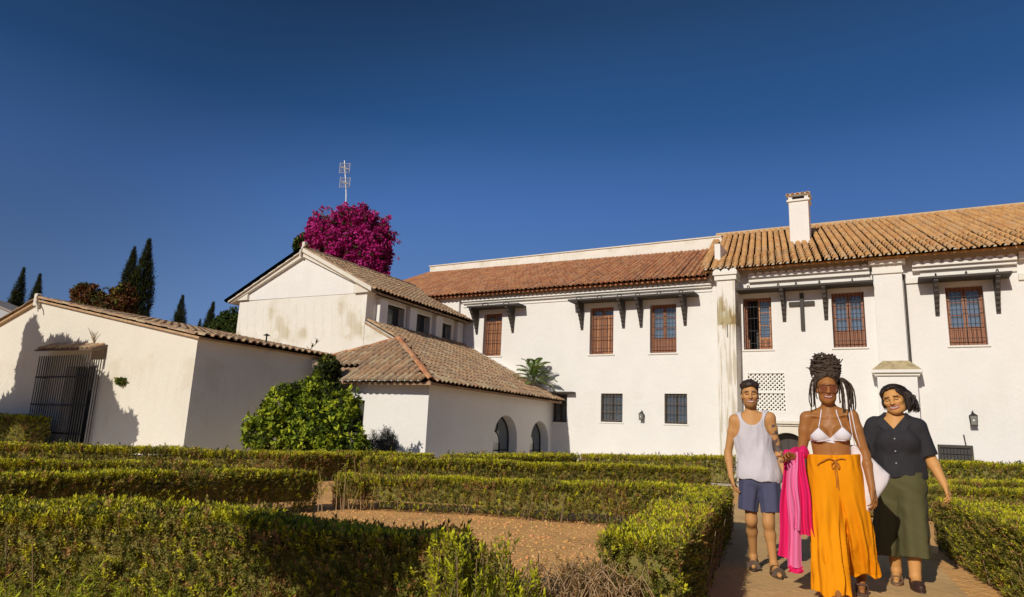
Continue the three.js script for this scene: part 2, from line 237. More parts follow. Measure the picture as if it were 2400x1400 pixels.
// ───────── the long house in the middle ─────────
const A = building('farmhouse', 'long white house with red brown roof tiles and a white wall along its ridge', 'house');
{
  const holes = [rect(-1.3, -.42, 4.27, 6.05), rect(3.47, 4.42, 4.24, 6.05), rect(5.83, 6.8, 4.24, 6.03), rect(3.97, 4.81, 1.75, 2.78), rect(6.36, 7.16, 1.75, 2.79), rect(2.01, 2.6, 1.69, 2.74)];
  const wall = part(A, 'wall', [metricUV(extrude(rect(-2.5, 8.1, 0, 6.92), .4, holes).translate(0, 0, -.4)), box(-9, -2.5, 0, 6.9, -.26, .14), box(-9, -8.7, 0, 6.8, -9, -.26), box(7.8, 8.1, 0, 6.9, -9, -.4), box(-9, 8.1, 0, 6.9, -9.3, -9)], mPlaster);
  part(A, 'cornice', [rbox(-2.36, 8.08, 6.50, 6.57, .003, .12, .02), rbox(-2.36, 8.08, 6.36, 6.41, .003, .04, .012), rbox(-2.36, 8.08, 6.573, 6.65, .003, .2, .02)], mCornice);
  scallops(A, -2.36, 8.08, 6.653, .2, .19);
  balconyWindow(A, -1.3, -.42, 4.27, 6.05, 'boarded'); balconyWindow(A, 3.47, 4.42, 4.24, 6.05, 'boarded'); balconyWindow(A, 5.83, 6.8, 4.24, 6.03, 'glazed');
  smallWindow(A, 3.97, 4.81, 1.75, 2.78); smallWindow(A, 6.36, 7.16, 1.75, 2.79); smallWindow(A, 2.01, 2.6, 1.69, 2.74);
  part(A, 'window_ledge', rbox(1.95, 2.95, 2.76, 2.82, .003, .3, .015), mDarkWood);
  canopy(A, -1.75, .68, 6.24, .68, [-1.62, .1], [-1.1, -.1]);
  canopy(A, 2.82, 7.62, 6.24, .68, [3.15, 4.82, 5.5, 7.12], [3.1, 3.95, 4.75, 5.45, 6.25, 7.05]);
  const tl = V(-8.1, 9.5, -5), tr = V(7.6, 9.05, -4.15), bl = V(-9.4, 6.86, .42), brr = V(8.02, 6.84, .42);
  const roof = part(A, 'roof', [prism([tl, tr, brr, bl].map((p) => V(p.x, p.y - .03, p.z)), .07), prism([tl, V(-9.4, 6.8, -9), V(8, 6.8, -9), tr].map((p) => V(p.x, p.y - .05, p.z)), .07), prism([tl, bl, V(-9.4, 6.8, -9)].map((p) => V(p.x, p.y - .06, p.z)), .07)], tilesRed[1]);
  tiles(roof, [tl, tr, brr, bl], { mats: tilesRed, seed: 11, col: .195, row: .34, singles: 300 });
  part(A, 'ridge_wall', [prism([V(-8.05, 9.88, -5.02), V(7.55, 9.62, -4.2), V(7.55, 9.62, -4.5), V(-8.05, 9.88, -5.35)], .75)], mPlasterWorn);
  part(A, 'wall_coping', [prism([V(-8.1, 9.93, -4.97), V(7.55, 9.67, -4.15), V(7.55, 9.67, -4.55), V(-8.1, 9.93, -5.4)], .048)], mPlasterOld);
}
// ───────── the taller house on the right ─────────
const B = building('farmhouse', 'taller white house on the right with an ochre tiled roof and a square chimney', 'house');
{
  const door = new THREE.Path(); { const c = 10.36, w = .62; door.moveTo(c - w, 0); door.lineTo(c + w, 0); door.lineTo(c + w, .95); door.absarc(c, .95, w, 0, Math.PI, false); door.lineTo(c - w, 0); }
  const holes = [rect(9.1, 10.02, 4.28, 6.06), rect(11.85, 12.79, 4.28, 6.07), rect(14.96, 15.9, 4.26, 6.04), rect(9.15, 10.4, 2.19, 3.53), rect(14.44, 15.3, .3, 1.38), door];
  part(B, 'wall', [metricUV(extrude(rect(8.1, 20.5, 0, 7.06), .4, holes).translate(0, 0, -.4)), box(8.1, 8.3, 6.9, 8.2, -9, -.4), box(20.2, 20.5, 0, 7, -9, -.4), box(8.1, 20.5, 0, 7, -9.3, -9)], mPlaster);
  const buttressTex = (() => { // old whitewash with a mossy, rain soaked patch that ends at a ledge, dark drips below it
    const n = [128, 1024], d = new Uint8Array(n[0] * n[1] * 4); for (let j = 0; j < n[1]; j++) for (let i = 0; i < n[0]; i++) { const x = i / n[0] * .6, y = j / n[1] * 6.55, a = fbm(x * 5, y * 1.4, 3, 4), b = fbm(x * 16, y * 5, 7, 4), st = fbm(x * 22, y * 1.1, 9, 3); let c = [.78, .745, .68].map((v) => v * (.95 + .1 * b)); const mix = (t, k) => { k = clamp(k, 0, 1); c = c.map((v, q) => lerp(v, t[q], k)); };
      mix([.52, .45, .33], sstep(st + a * .5, .72, .95) * .8); const low = 5.03 + .05 * (b - .5), moss = y > low ? sstep(6.35 - y + (a - .5) * 1.5 + (st - .5) * .8, .15, 1.0) : 0; mix(b > .5 ? [.40, .30, .10] : [.30, .24, .075], moss * (.55 + .5 * b)); mix([.20, .12, .06], moss * sstep(b, .52, .62) * .6);
      if (y < low) mix([.42, .33, .22], sstep(y - low + .25 + .8 * (st - .5), .1, .3) * .8); mix([.10, .09, .07], Math.abs(x - .33 + .01 * b) < .018 && y < low && y > low - .35 - .2 * b ? .85 : 0); for (let q = 0; q < 3; q++) d[(j * n[0] + i) * 4 + q] = 255 * (1.055 * Math.pow(Math.max(c[q], 0), 1 / 2.4) - .055); d[(j * n[0] + i) * 4 + 3] = 255; }
    const t = new THREE.DataTexture(d, n[0], n[1], THREE.RGBAFormat); t.colorSpace = THREE.SRGBColorSpace; t.magFilter = THREE.LinearFilter; t.minFilter = THREE.LinearMipmapLinearFilter; t.generateMipmaps = true; t.wrapS = t.wrapT = THREE.RepeatWrapping; t.repeat.set(1 / .6, 1 / 6.55); t.offset.set(-8.4 / .6, 0); t.needsUpdate = true; return t; })();
  const worn = part(B, 'buttress', [rbox(8.4, 9.0, 0, 6.55, .003, .75, .02)], M([1, 1, 1], .95, { map: buttressTex, bumpMap: bumpTex, bumpScale: .02 }));
  part(worn, 'buttress_cap', [rbox(8.34, 9.06, 6.56, 6.72, .003, .82, .015), rbox(8.3, 9.1, 6.723, 6.85, .003, .88, .015)], mCornice);
  const p2 = part(B, 'pilaster', [rbox(13.09, 13.87, 3.5, 6.5, .003, .3, .015)], mPlaster);
  part(p2, 'capital', [rbox(13.05, 13.91, 6.5, 6.58, .003, .36, .012), rbox(13.07, 13.89, 6.583, 6.78, .003, .33, .012), rbox(12.98, 13.98, 6.783, 6.92, .003, .46, .015)], mCornice);
  part(p2, 'dark_upright', rod(V(13.93, 3.5, .05), V(13.93, 6.5, .05), .035, .035, 8), mDarkWood);  // thin dark rod along the right edge of the pilaster
  const pier = part(B, 'gate_pier', [rbox(13.02, 14.06, 0, 3.32, .003, .55, .02)], mPlaster);
  part(pier, 'pier_cornice', [rbox(12.95, 14.13, 3.323, 3.4, .003, .62, .012), rbox(12.88, 14.2, 3.403, 3.5, .003, .7, .012)], mCornice);
  { // sloping top of the pier, weathered ochre
    const t = [V(12.9, 3.503, .68), V(14.18, 3.503, .68), V(14.18, 3.503, .01), V(12.9, 3.503, .01)], u = [V(13.2, 3.8, .3), V(13.88, 3.8, .3), V(13.88, 3.8, .01), V(13.2, 3.8, .01)], pos = [];
    const q = (a, b, c, d) => [a, b, c, a, c, d].forEach((p) => pos.push(p.x, p.y, p.z)); q(t[0], t[1], u[1], u[0]); q(t[1], t[2], u[2], u[1]); q(t[3], t[0], u[0], u[3]); q(u[0], u[1], u[2], u[3]);
    const g = new THREE.BufferGeometry(); g.setAttribute('position', new THREE.Float32BufferAttribute(pos, 3)); g.computeVertexNormals(); part(pier, 'pier_top', metricUV(g), M([1, 1, 1], .95, { map: clayTex(91, .6, [.46, .36, .2]) }));
  }
  part(B, 'cornice', [rbox(9.35, 13.0, 6.55, 6.68, .003, .2, .015), rbox(9.35, 13.0, 6.683, 6.78, .003, .3, .015), rbox(9.35, 13.0, 6.36, 6.545, .003, .06, .01), rbox(14.15, 16.75, 6.55, 6.65, .003, .2, .015), rbox(14.15, 16.75, 6.653, 6.75, .003, .3, .015), rbox(14.35, 16.75, 6.36, 6.545, .003, .06, .01), rbox(13.95, 14.33, 6.2, 6.38, .003, .07, .01), rbox(16.76, 17.4, 6.1, 6.3, .003, .07, .01), rbox(16.8, 20.4, 6.7, 6.9, .003, .25, .015)], mCornice);
  scallops(B, 9.35, 13.0, 6.783, .3, .25); scallops(B, 14.15, 16.75, 6.753, .3, .25); scallops(B, 8.3, 9.1, 6.853, .85, .27);
  balconyWindow(B, 9.1, 10.02, 4.28, 6.06, 'open'); balconyWindow(B, 11.85, 12.79, 4.28, 6.07, 'glazed'); balconyWindow(B, 14.96, 15.9, 4.26, 6.04, 'glazed');
  canopy(B, 9.0, 13.08, 6.23, .66, [10.42, 11.68], [9.35, 10.3, 10.85, 11.55, 12.5]); canopy(B, 14.27, 16.55, 6.21, .7, [14.72, 16.22], [14.74, 15.5, 16.25]);
  { // lattice screen: crossed slats in a white frame, two panels one above the other
    const L = group(B, 'lattice_window'), x0 = 9.15, x1 = 10.4, y0 = 2.19, y1 = 3.53, f = .055, ym = 2.86;
    part(L, 'frame', [box(x0, x0 + f, y0, y1, -.1, .012), box(x1 - f, x1, y0, y1, -.1, .012), box(x0 + f, x1 - f, y0, y0 + f, -.1, .012), box(x0 + f, x1 - f, y1 - f, y1, -.1, .012), box(x0 + f, x1 - f, ym - .035, ym + .035, -.1, .012)], mTrim);
    const g = new THREE.BoxGeometry(1, 1, 1);
    for (const [a, b] of [[y0 + f, ym - .035], [ym + .035, y1 - f]]) for (const s of [1, -1]) { // clip each diagonal slat to its panel
      const w = x1 - x0 - 2 * f, h = b - a, step = .137; for (let c = -h + step * .5; c < w; c += step) { const u0 = Math.max(0, c), u1 = Math.min(w, c + h); if (u1 - u0 < .03) continue; const xs = s > 0 ? [u0, u1] : [w - u0, w - u1], ys = [u0 - c, u1 - c], t = part(L, 'slat', g, mTrim); t.position.set(x0 + f + (xs[0] + xs[1]) / 2, a + (ys[0] + ys[1]) / 2, -.05 + (s > 0 ? .011 : -.011)); t.rotation.z = s * Math.PI / 4; t.scale.set((u1 - u0) * Math.SQRT2, .046, .02); }
    }
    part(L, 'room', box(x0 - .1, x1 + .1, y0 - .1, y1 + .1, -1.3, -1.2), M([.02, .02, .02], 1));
  }
  { // arched doorway with its moulded surround
    const D = group(B, 'doorway'), c = 10.36; part(D, 'lintel', [rbox(c - .95, c + .95, 1.84, 1.94, .003, .2, .02), rbox(c - .9, c + .9, 1.78, 1.838, .003, .12, .01)], mPlasterOld);
    const sh = new THREE.Shape([[c - .85, 0], [c - .62, 0], [c - .62, .95]].map((p) => new THREE.Vector2(...p))); sh.absarc(c, .95, .62, Math.PI, 0, true); sh.lineTo(c + .62, 0); sh.lineTo(c + .85, 0); sh.lineTo(c + .85, 1.77); sh.lineTo(c - .85, 1.77);
    part(D, 'surround', metricUV(new THREE.ExtrudeGeometry(sh, { depth: .06, bevelEnabled: false, curveSegments: 20 }).translate(0, 0, .003)), mPlasterOld);
    part(D, 'door', rbox(c - .62, c + .62, 0, 1.57, -.38, -.33, .01), mDarkWood); for (let k = 0; k < 6; k++) part(D, 'plank', rbox(c - .61 + k * .204, c - .61 + k * .204 + .195, .01, 1.5, -.328, -.31, .006), mDarkWood);
  }
  { const W = group(B, 'cellar_window'); part(W, 'frame', [box(14.44, 14.5, .3, 1.38, -.12, .02), box(15.24, 15.3, .3, 1.38, -.12, .02), box(14.5, 15.24, 1.3, 1.38, -.12, .02)], mDarkWood); for (let k = 0; k < 5; k++) part(W, 'slat', rbox(14.5, 15.24, .4 + k * .18, .4 + k * .18 + .165, -.06, -.03, .006), M([.05, .045, .042], .7)); part(W, 'grille', grille(14.5, 15.24, .3, 1.3, .01, 9, [.95], .01), mIron); }
  part(B, 'pipe_stub', rod(V(15.13, 1.39, .04), V(15.1, 1.68, .04), .018, .018, 6), mIron);
  const tl = V(7.1, 10.12, -5.65), tr = V(19.2, 9.86, -5.0), bl = V(7.92, 7.0, .6), brr = V(20.6, 7.02, .6);
  const roof = part(B, 'roof', [prism([tl, tr, brr, bl].map((p) => V(p.x, p.y - .03, p.z)), .08), prism([tl, V(7.9, 7, -9.3), V(20.6, 7, -9.3), tr].map((p) => V(p.x, p.y - .05, p.z)), .08)], tilesOchre[1]);
  tiles(roof, [tl, tr, brr, bl], { mats: tilesOchre, seed: 23, col: .235, row: .38, caps: true, singles: 300 });
  ridge(roof, tl.clone().add(V(0, .02, 0)), bl.clone().add(V(0, .03, 0)), tilesOchre, 4, .26, .38, 'verge_tile');
  part(roof, 'ridge_mortar', prism([V(7.05, 10.2, -5.5), V(19.2, 9.94, -4.86), V(19.2, 9.94, -5.15), V(7.05, 10.2, -5.8)], .14), M([.52, .40, .25], .95));
  part(B, 'gable_wall', prism([V(7.28, 9.85, -5.4), V(8.02, 6.98, .25), V(8.14, 6.98, .25), V(7.4, 9.85, -5.4)], .3), mPlasterWorn);
  const ch = part(B, 'chimney', [rbox(10.42, 11.1, 7.9, 10.12, -2.95, -2.35, .02)], mPlaster);
  const open = part(ch, 'chimney_head', [rbox(10.36, 11.16, 10.123, 10.2, -3.01, -2.29, .012), ...[[10.42, 10.55], [10.97, 11.1]].flatMap(([a, b]) => [box(a, b, 10.2, 10.36, -2.95, -2.82), box(a, b, 10.2, 10.36, -2.48, -2.35)]), rbox(10.34, 11.18, 10.36, 10.42, -3.03, -2.27, .012)], mCornice);
  part(ch, 'flue', box(10.56, 10.96, 10.15, 10.355, -2.8, -2.5), M([.03, .03, .03], 1));
  for (let i = 0; i < 5; i++) for (const s of [0, 1]) { const t = part(ch, 'cap_tile', coverGeo[i % 3], tilesOchre[(i + s) % 5]); t.position.set(10.42 + i * .17, 10.48, -2.65); t.rotation.set(.28, s ? Math.PI : 0, 0, 'YXZ'); t.scale.set(.19, .19, .46); }
}
// ───────── lower hipped house in front of the long one ─────────
const Cc = building('hipped_house', 'low white house with a hipped tile roof and two arched openings', 'house');
{
  const arch = (z0, z1, ys) => { const p = new THREE.Path(), r = (z1 - z0) / 2, c = (z0 + z1) / 2; p.moveTo(z0, 0.02); p.lineTo(z1, .02); p.lineTo(z1, ys); p.absarc(c, ys, r, 0, Math.PI, false); p.lineTo(z0, .02); return p; };
  const side = extrude(rect(.003, 8.0, 0, 2.5), .42, [arch(2.74, 4.34, .97), arch(.3, 1.74, .96)]); side.rotateY(-Math.PI / 2); side.translate(2.0, 0, 0);
  part(Cc, 'wall', [metricUV(side), metricUV(extrude(rect(-2.6, 1.58, 0, 2.52), .42, [rect(-1.0, -.33, 1.0, 1.95)]).translate(0, 0, 7.58)), box(-3.38, -3.1, 0, 3.3, 6.1, 7.3), box(-3.1, -2.6, 0, 3.2, 7.1, 7.4), box(-2.6, -2.3, 0, 2.8, 7.2, 7.58)], mPlaster);
  part(Cc, 'inner_wall', box(.8, .9, 0, 2.4, .1, 7.5), mTrim); part(Cc, 'inner_floor', box(.9, 1.58, .0, .03, .1, 7.5), mTrim);
  { const w = group(Cc, 'window'); part(w, 'shutter', rbox(-1.0, -.33, 1.0, 1.95, 7.8, 7.84, .008), M([.045, .05, .03], .8)); part(w, 'frame', [box(-1, -.95, 1, 1.95, 7.845, 7.9), box(-.38, -.33, 1, 1.95, 7.845, 7.9), box(-.95, -.38, 1.9, 1.95, 7.845, 7.9)], mDarkWood); }
  for (const [z0, z1, ys] of [[2.74, 4.34, .97], [.3, 1.74, .96]]) { // iron glazing set back in each arch, with a small arched door in it
    const G = group(Cc, 'arched_window'), x = 1.66, c = (z0 + z1) / 2, r = (z1 - z0) / 2 - .02;
    const arc = (cz, cy, rad, t) => tube(Array.from({ length: 15 }, (_, i) => { const a = Math.PI * i / 14; return V(x, cy + Math.sin(a) * rad, cz + Math.cos(a) * rad); }), t, 28, 5);
    const bars = [arc(c, ys, r, .03), rod(V(x, 0, c - r), V(x, ys, c - r), .03), rod(V(x, 0, c + r), V(x, ys, c + r), .03), rod(V(x, .62, c - r), V(x, .62, c + r), .02), rod(V(x, 1.25, c), V(x, ys + r, c), .02)];
    part(G, 'frame', bars, mIron);
    const dw = r * .52, dc = c + r * .36; part(G, 'small_door', [arc(dc, .86, dw, .034), rod(V(x + .03, 0, dc - dw), V(x + .03, .86, dc - dw), .034), rod(V(x + .03, 0, dc + dw), V(x + .03, .86, dc + dw), .034), rod(V(x + .03, .6, dc - dw), V(x + .03, .6, dc + dw), .022), rod(V(x + .03, 0, dc), V(x + .03, .6, dc), .022)], mIron);
    part(G, 'panel', [box(x + .005, x + .02, .02, .57, dc - dw + .03, dc - .02), box(x + .005, x + .02, .02, .57, dc + .02, dc + dw - .03), metricUV(new THREE.CylinderGeometry(dw - .04, dw - .04, .015, 20).rotateZ(Math.PI / 2).translate(x + .012, .86, dc)), box(x + .005, x + .0195, .63, .86, dc - dw + .04, dc + dw - .04)], mTrim);
    const gs = new THREE.Shape(); gs.moveTo(c - r, 0); gs.lineTo(c + r, 0); gs.lineTo(c + r, ys); gs.absarc(c, ys, r, 0, Math.PI, false); const gg = new THREE.ShapeGeometry(gs, 12).rotateY(-Math.PI / 2).translate(x - .02, 0, 0); part(G, 'pane', gg, mGlass);
  }
  const yR = (x) => 4.8 - (x + 2.4) * (2.32 / 4.8), hip = (z) => -.85 + (z - 6) * 1.30, yF = (z) => 4.06 - (z - 6) * .63;
  const roof = part(Cc, 'roof', [prism([V(-.85, yR(-.85), 6.02), V(2.4, yR(2.4), 8.5), V(2.4, yR(2.4), .02), V(-2.4, yR(-2.4), .02), V(-2.4, yR(-2.4), 6.02)].map((p) => V(p.x, p.y - .04, p.z)), .07),
    prism([V(-.85, 4.05, 6.02), V(-2.86, yF(7.13), 7.13), V(-2.86, yF(7.4), 7.4), V(-.85, yF(8.45), 8.45), V(2.4, yF(8.5), 8.5)].map((p) => V(p.x, p.y - .045, p.z)), .07),
    prism([V(-.85, 4.05, 6.02), V(-3.36, 3.3, 6.02), V(-2.86, yF(7.13), 7.13)].map((p) => V(p.x, p.y - .05, p.z)), .06)], tilesGrey[1]);
  tiles(roof, [V(-2.38, yR(-2.38), 8.6), V(-2.38, yR(-2.38), .05), V(2.38, yR(2.38), .05), V(2.38, yR(2.38), 8.6)], { mats: tilesGrey, seed: 31, col: .22, row: .34, singles: 300, inside: (p) => p.x > -2.35 && (p.z < 6.0 || p.x > hip(p.z) + .02) });
  tiles(roof, [V(-2.95, yF(6), 6), V(2.4, yF(6), 6), V(2.4, yF(8.5), 8.5), V(-2.95, yF(8.5), 8.5)], { mats: tilesGrey, seed: 37, col: .235, row: .34, singles: 110, caps: true, inside: (p) => p.x < hip(p.z) - .05 && p.z > 6.05 + Math.max(0, -.85 - p.x) * .56 && (p.x > -.75 || p.z < 7.55) });
  ridge(roof, V(2.42, yR(2.4) + .02, 8.52), V(-.85, 4.1, 6.0), tilesRed, 6, .24, .34, 'hip_tile'); ridge(roof, V(-2.9, yF(7.15) + .02, 7.15), V(-.87, 4.09, 6.0), tilesRed, 7, .22, .34, 'hip_tile');
  part(roof, 'verge_mortar', prism([V(1.2, yR(1.2) + .12, .3), V(2.42, yR(2.4) + .09, .3), V(2.42, yR(2.4) + .09, .02), V(-2.3, yR(-2.3) + .12, .02), V(-2.3, yR(-2.3) + .12, .14)], .13), mCornice);
}
// ───────── tall gabled house with the side gallery ─────────
const Gh = building('gabled_house', 'white gabled house with a stained front wall and a row of openings under its eave', 'house');
{
  const x0 = -9.0, x1 = -2.4, ax = -5.6, z = 6.0, ye = 5.86, ya = 7.5, ys = 5.95;
  part(Gh, 'wall', [metricUV(extrude([[x0, 0], [x1, 0], [x1, 5.82], [x0, 5.86]], .35).translate(0, 0, z - .35)), box(x0, x0 + .3, 0, 5.8, .2, z - .35), metricUV(extrude([[x1, 3], [-.85, 3], [-.85, 4.03], [x1, 4.78]], .3).translate(0, 0, z - .32))], mPlasterWorn);
  const gw = part(Gh, 'gable', [metricUV(extrude([[x0 - .12, ys - .06], [x1 + .12, ys - .16], [x1 + .12, 5.98], [ax, 7.42], [x0 - .12, 5.98]], .35).translate(0, 0, z - .33))], mPlaster);
  part(gw, 'gable_rake', [prism([V(x0 - .35, 5.98, z + .16), V(ax, 7.56, z + .16), V(ax, 7.56, z - .3), V(x0 - .35, 5.98, z - .3)], .2), prism([V(ax, 7.56, z + .16), V(x1 + .32, 5.98, z + .16), V(x1 + .32, 5.98, z - .3), V(ax, 7.56, z - .3)], .2), box(x0 - .14, x0 + .55, ys - .06, 6.14, z + .022, z + .12), box(x1 - .55, x1 + .14, ys - .16, 6.1, z + .022, z + .12)], mPlasterOld);
  // side wall with three openings between piers, and a slot by the corner
  const open = [[3.92, 4.93, 4.82, 5.58], [2.3, 3.17, 4.79, 5.55], [.8, 1.42, 4.72, 5.47], [5.5, 5.66, 4.75, 5.72]];
  const sw = extrude([[.02, 0], [z - .36, 0], [z - .36, 5.8], [.02, 5.74]], .34, open.map(([a, b, c, d]) => rect(a, b, c, d))); sw.rotateY(-Math.PI / 2); sw.translate(x1, 0, 0); part(Gh, 'side_wall', metricUV(sw), mPlasterWorn);
  part(Gh, 'pier', [[5.02, 5.46], [3.3, 3.74], [1.6, 2.05], [.1, .5]].map(([a, b]) => rbox(x1 + .003, x1 + .16, 4.3, 5.68, a, b, .015)), mPlaster);
  for (const [a, b, c, d] of open.slice(0, 3)) { const w = group(Gh, 'window'); part(w, 'surround', [box(x1 - .2, x1 + .05, d, d + .06, a - .06, b + .06), box(x1 - .2, x1 + .05, c, d, a - .06, a), box(x1 - .2, x1 + .05, c - .06, c, a - .06, b + .06)], mTrim); part(w, 'pane', box(x1 - .26, x1 - .25, c, d, a, b), new THREE.MeshPhysicalMaterial({ color: lin(.05, .055, .06), roughness: .12 })); }
  const ridgeY = 7.62, tl = V(ax, ridgeY, z + .2), tr = V(ax, ridgeY, -.6), brr = V(x1 + .42, 5.76, 0), bl = V(x1 + .36, 5.86, z + .2);
  const roof = part(Gh, 'roof', [prism([tl, tr, brr, bl].map((p) => V(p.x, p.y - .04, p.z)), .08), prism([V(x0 - .42, 5.9, z + .2), V(x0 - .42, 5.86, .2), tr, tl].map((p) => V(p.x, p.y - .04, p.z)), .08)], tilesGrey[3]);
  tiles(roof, [tl, tr, brr, bl], { mats: tilesGrey, seed: 41, col: .22, row: .34, singles: 300 });
  tiles(roof, [tr, tl, V(x0 - .42, 5.9, z + .2), V(x0 - .42, 5.86, .2)], { mats: tilesGrey, seed: 43, col: .3, row: .45, singles: 0 });
  ridge(roof, tl.clone().add(V(0, .04, 0)), tr.clone().add(V(0, .04, 0)), tilesGrey, 9, .24, .36);
  ridge(roof, V(x0 - .4, 5.95, z + .12), tl.clone().add(V(0, .03, -.08)), tilesGrey, 19, .2, .36, 'verge_tile'); ridge(roof, V(x1 + .36, 5.9, z + .12), tl.clone().add(V(0, .03, -.08)), tilesGrey, 20, .2, .36, 'verge_tile');
  part(roof, 'verge_mortar', [prism([V(x0 - .42, 5.96, z + .235), V(ax, 7.69, z + .235), V(ax, 7.69, z + .203), V(x0 - .42, 5.96, z + .203)], .15), prism([V(ax, 7.69, z + .235), V(x1 + .36, 5.93, z + .235), V(x1 + .36, 5.93, z + .203), V(ax, 7.69, z + .203)], .15)], mPlasterOld);
  part(roof, 'ridge_finial', [tube([V(ax - .05, 7.35, z + .22), V(ax - .02, 7.55, z + .26), V(ax + .04, 7.75, z + .2)], .045, 6, 6), rbox(ax - .2, ax - .06, 7.62, 7.98, z - .1, z + .08, .03)], mPlasterOld);
}
// ───────── low house on the left, its gable to the front ─────────
const Lh = building('gabled_house', 'low white house at far left with a caged doorway and shaded side wall', 'house');
{
  const z = 11.6, x1 = -3.4, ax = -12.1, ya = 5.03, xl = -18.5, yl = 3.15, ye = 3.42;
  part(Lh, 'wall', [metricUV(extrude([[xl, 0], [x1, 0], [x1, ye], [ax, ya - .05], [xl, yl]], .4, [rect(-9.75, -8.15, 0.02, 2.7)]).translate(0, 0, z - .4)), box(x1 - .35, x1, 0, ye - .02, 6.0, z - .4), box(xl, xl + .3, 0, 3, 4, z - .4), box(xl, x1 - .35, 0, 3, 3.7, 4)], mPlasterOld);
  const D = group(Lh, 'caged_doorway');
  part(D, 'door', rbox(-9.75, -8.15, .02, 2.7, z - .36, z - .3, .01), M([.018, .016, .014], .8));
  const zc = z + .34, xa = -10.85, xb = -7.8, barG = new THREE.CylinderGeometry(.018, .018, 1, 6), mBar = M([.10, .095, .09], .6);
  const bar = (x, y0, y1, zz) => { const m = part(D, 'bar', barG, mBar); m.position.set(x, (y0 + y1) / 2, zz); m.scale.y = y1 - y0; };
  for (let i = 0; i <= 23; i++) bar(lerp(xa, xb, i / 23), .05, 3.0, zc);
  for (let i = 1; i < 5; i++) { bar(xa, .05, 3.0, lerp(zc, z, i / 5)); bar(xb, i > 2 ? .05 : 1.9, 3.0, lerp(zc, z, i / 5)); }
  for (const y of [.6, 1.45, 2.32]) part(D, 'rail', [rbox(xa - .02, xb + .02, y - .025, y + .025, zc - .02, zc + .025, .008), rbox(xa - .025, xa + .025, y - .025, y + .025, z + .003, zc - .021, .008)], mIron);
  part(D, 'hood', [prism([V(xa - .15, 3.42, z + .003), V(xb + .1, 3.34, z + .003), V(xb + .1, 3.16, zc + .12), V(xa - .15, 3.2, zc + .12)], .05), prism([V(xb + .02, 3.2, z + .003), V(xb + .08, 3.2, z + .003), V(xb + .08, 3.06, zc + .1), V(xb + .02, 3.06, zc + .1)], .26)], mRust);
  for (let i = 0; i < 11; i++) { const t = part(D, 'hood_tile', coverGeo[i % 3], tilesGrey[i % 5]); const x = lerp(xa - .02, xb, (i + .5) / 11); t.position.set(x, lerp(3.43, 3.36, i / 10), z + .01); t.rotation.x = .42; t.scale.set(.25, .17, .5); }
  const tl = V(ax, ya, z + .12), tr = V(ax, ya - .1, 4), brr = V(x1 + .18, ye + .02, 6.2), bl = V(x1 + .2, ye + .02, z + .12);
  const roof = part(Lh, 'roof', [prism([tl, tr, V(x1 + .18, ye + .02, 4), bl].map((p) => V(p.x, p.y - .02, p.z)), .06), prism([V(xl - .2, yl, z + .12), V(xl - .2, yl, 4), tr, tl].map((p) => V(p.x, p.y - .02, p.z)), .06)], tilesGrey[2]);
  tiles(roof, [tl, tr, V(x1 + .18, ye + .02, 4.0), bl], { mats: tilesGrey, seed: 51, col: .26, row: .4, singles: 300 });
  ridge(roof, bl.clone().add(V(-.1, .02, 0)), tl.clone().add(V(0, .02, 0)), tilesGrey, 12, .2, .4, 'verge_tile'); ridge(roof, V(xl - .1, yl + .02, z + .12), tl.clone().add(V(0, .02, 0)), tilesGrey, 13, .2, .4, 'verge_tile');
  part(roof, 'finial', [rbox(ax - .16, ax + .02, ya - .25, ya + .2, z + .02, z + .2, .04), tube([V(ax - .02, ya - .1, z + .2), V(ax + .2, ya - .28, z + .22), V(ax + .28, ya - .45, z + .2)], .03, 6, 5)], mPlasterOld);
}
// ───────── ground, path, air of the garden ─────────
const gh = (x, z) => { const d = Math.hypot(x, z); return d > 30 ? 0 : (fbm(x * .9 + 40, z * .9 + 40, 2, 3) - .5) * .05 * (1 - d / 30) + (fbm(x * 6 + 40, z * 6 + 40, 5, 2) - .5) * .022 * Math.max(0, 1 - d / 18); };
const soilTex = tex(512, (u, v) => { const a = fbm(u * 6, v * 6, 2, 5, 6), b = fbm(u * 40, v * 40, 7, 3, 40), c = noise3(u * 220, v * 220, 4, 220), k = .72 + .38 * a + .28 * (b - .5) + .16 * (c - .5), s = sstep(b, .60, .7) * .35; return [lerp(.90 * k, .86, s * .3), lerp(.475 * k, .52, s * .3), lerp(.155 * k, .24, s * .3)]; }, true, [.55, .55]);
const soilBump = tex(512, (u, v) => [fbm(u * 20, v * 20, 4, 5, 20) * .6 + fbm(u * 70, v * 70, 6, 3, 70) * .4, 0, 0], false, [.9, .9]);
const pathTex = tex(512, (u, v) => { const a = fbm(u * 5, v * 5, 12, 5, 5), b = fbm(u * 60, v * 60, 17, 2, 60), k = .8 + .3 * a + .2 * (b - .5); return [.74 * k, .46 * k, .19 * k]; }, true, [.4, .4]);
function sheet(nx, nz, fx, lift) { const pos = [], uv = [], ix = []; for (let j = 0; j <= nz; j++) for (let i = 0; i <= nx; i++) { const [x, z] = fx(i / nx, j / nz); pos.push(x, gh(x, z) + lift, z); uv.push(x, -z); } for (let j = 0; j < nz; j++) for (let i = 0; i < nx; i++) { const a = j * (nx + 1) + i, b = a + nx + 1; ix.push(a, b, a + 1, b, b + 1, a + 1); } const g = new THREE.BufferGeometry(); g.setAttribute('position', new THREE.Float32BufferAttribute(pos, 3)); g.setAttribute('uv', new THREE.Float32BufferAttribute(uv, 2)); g.setIndex(ix); g.computeVertexNormals(); return g; }
const warp = (t) => { const s = t * 2 - 1; return Math.sign(s) * (Math.abs(s) * 14 + Math.pow(Math.abs(s), 6) * 386); };
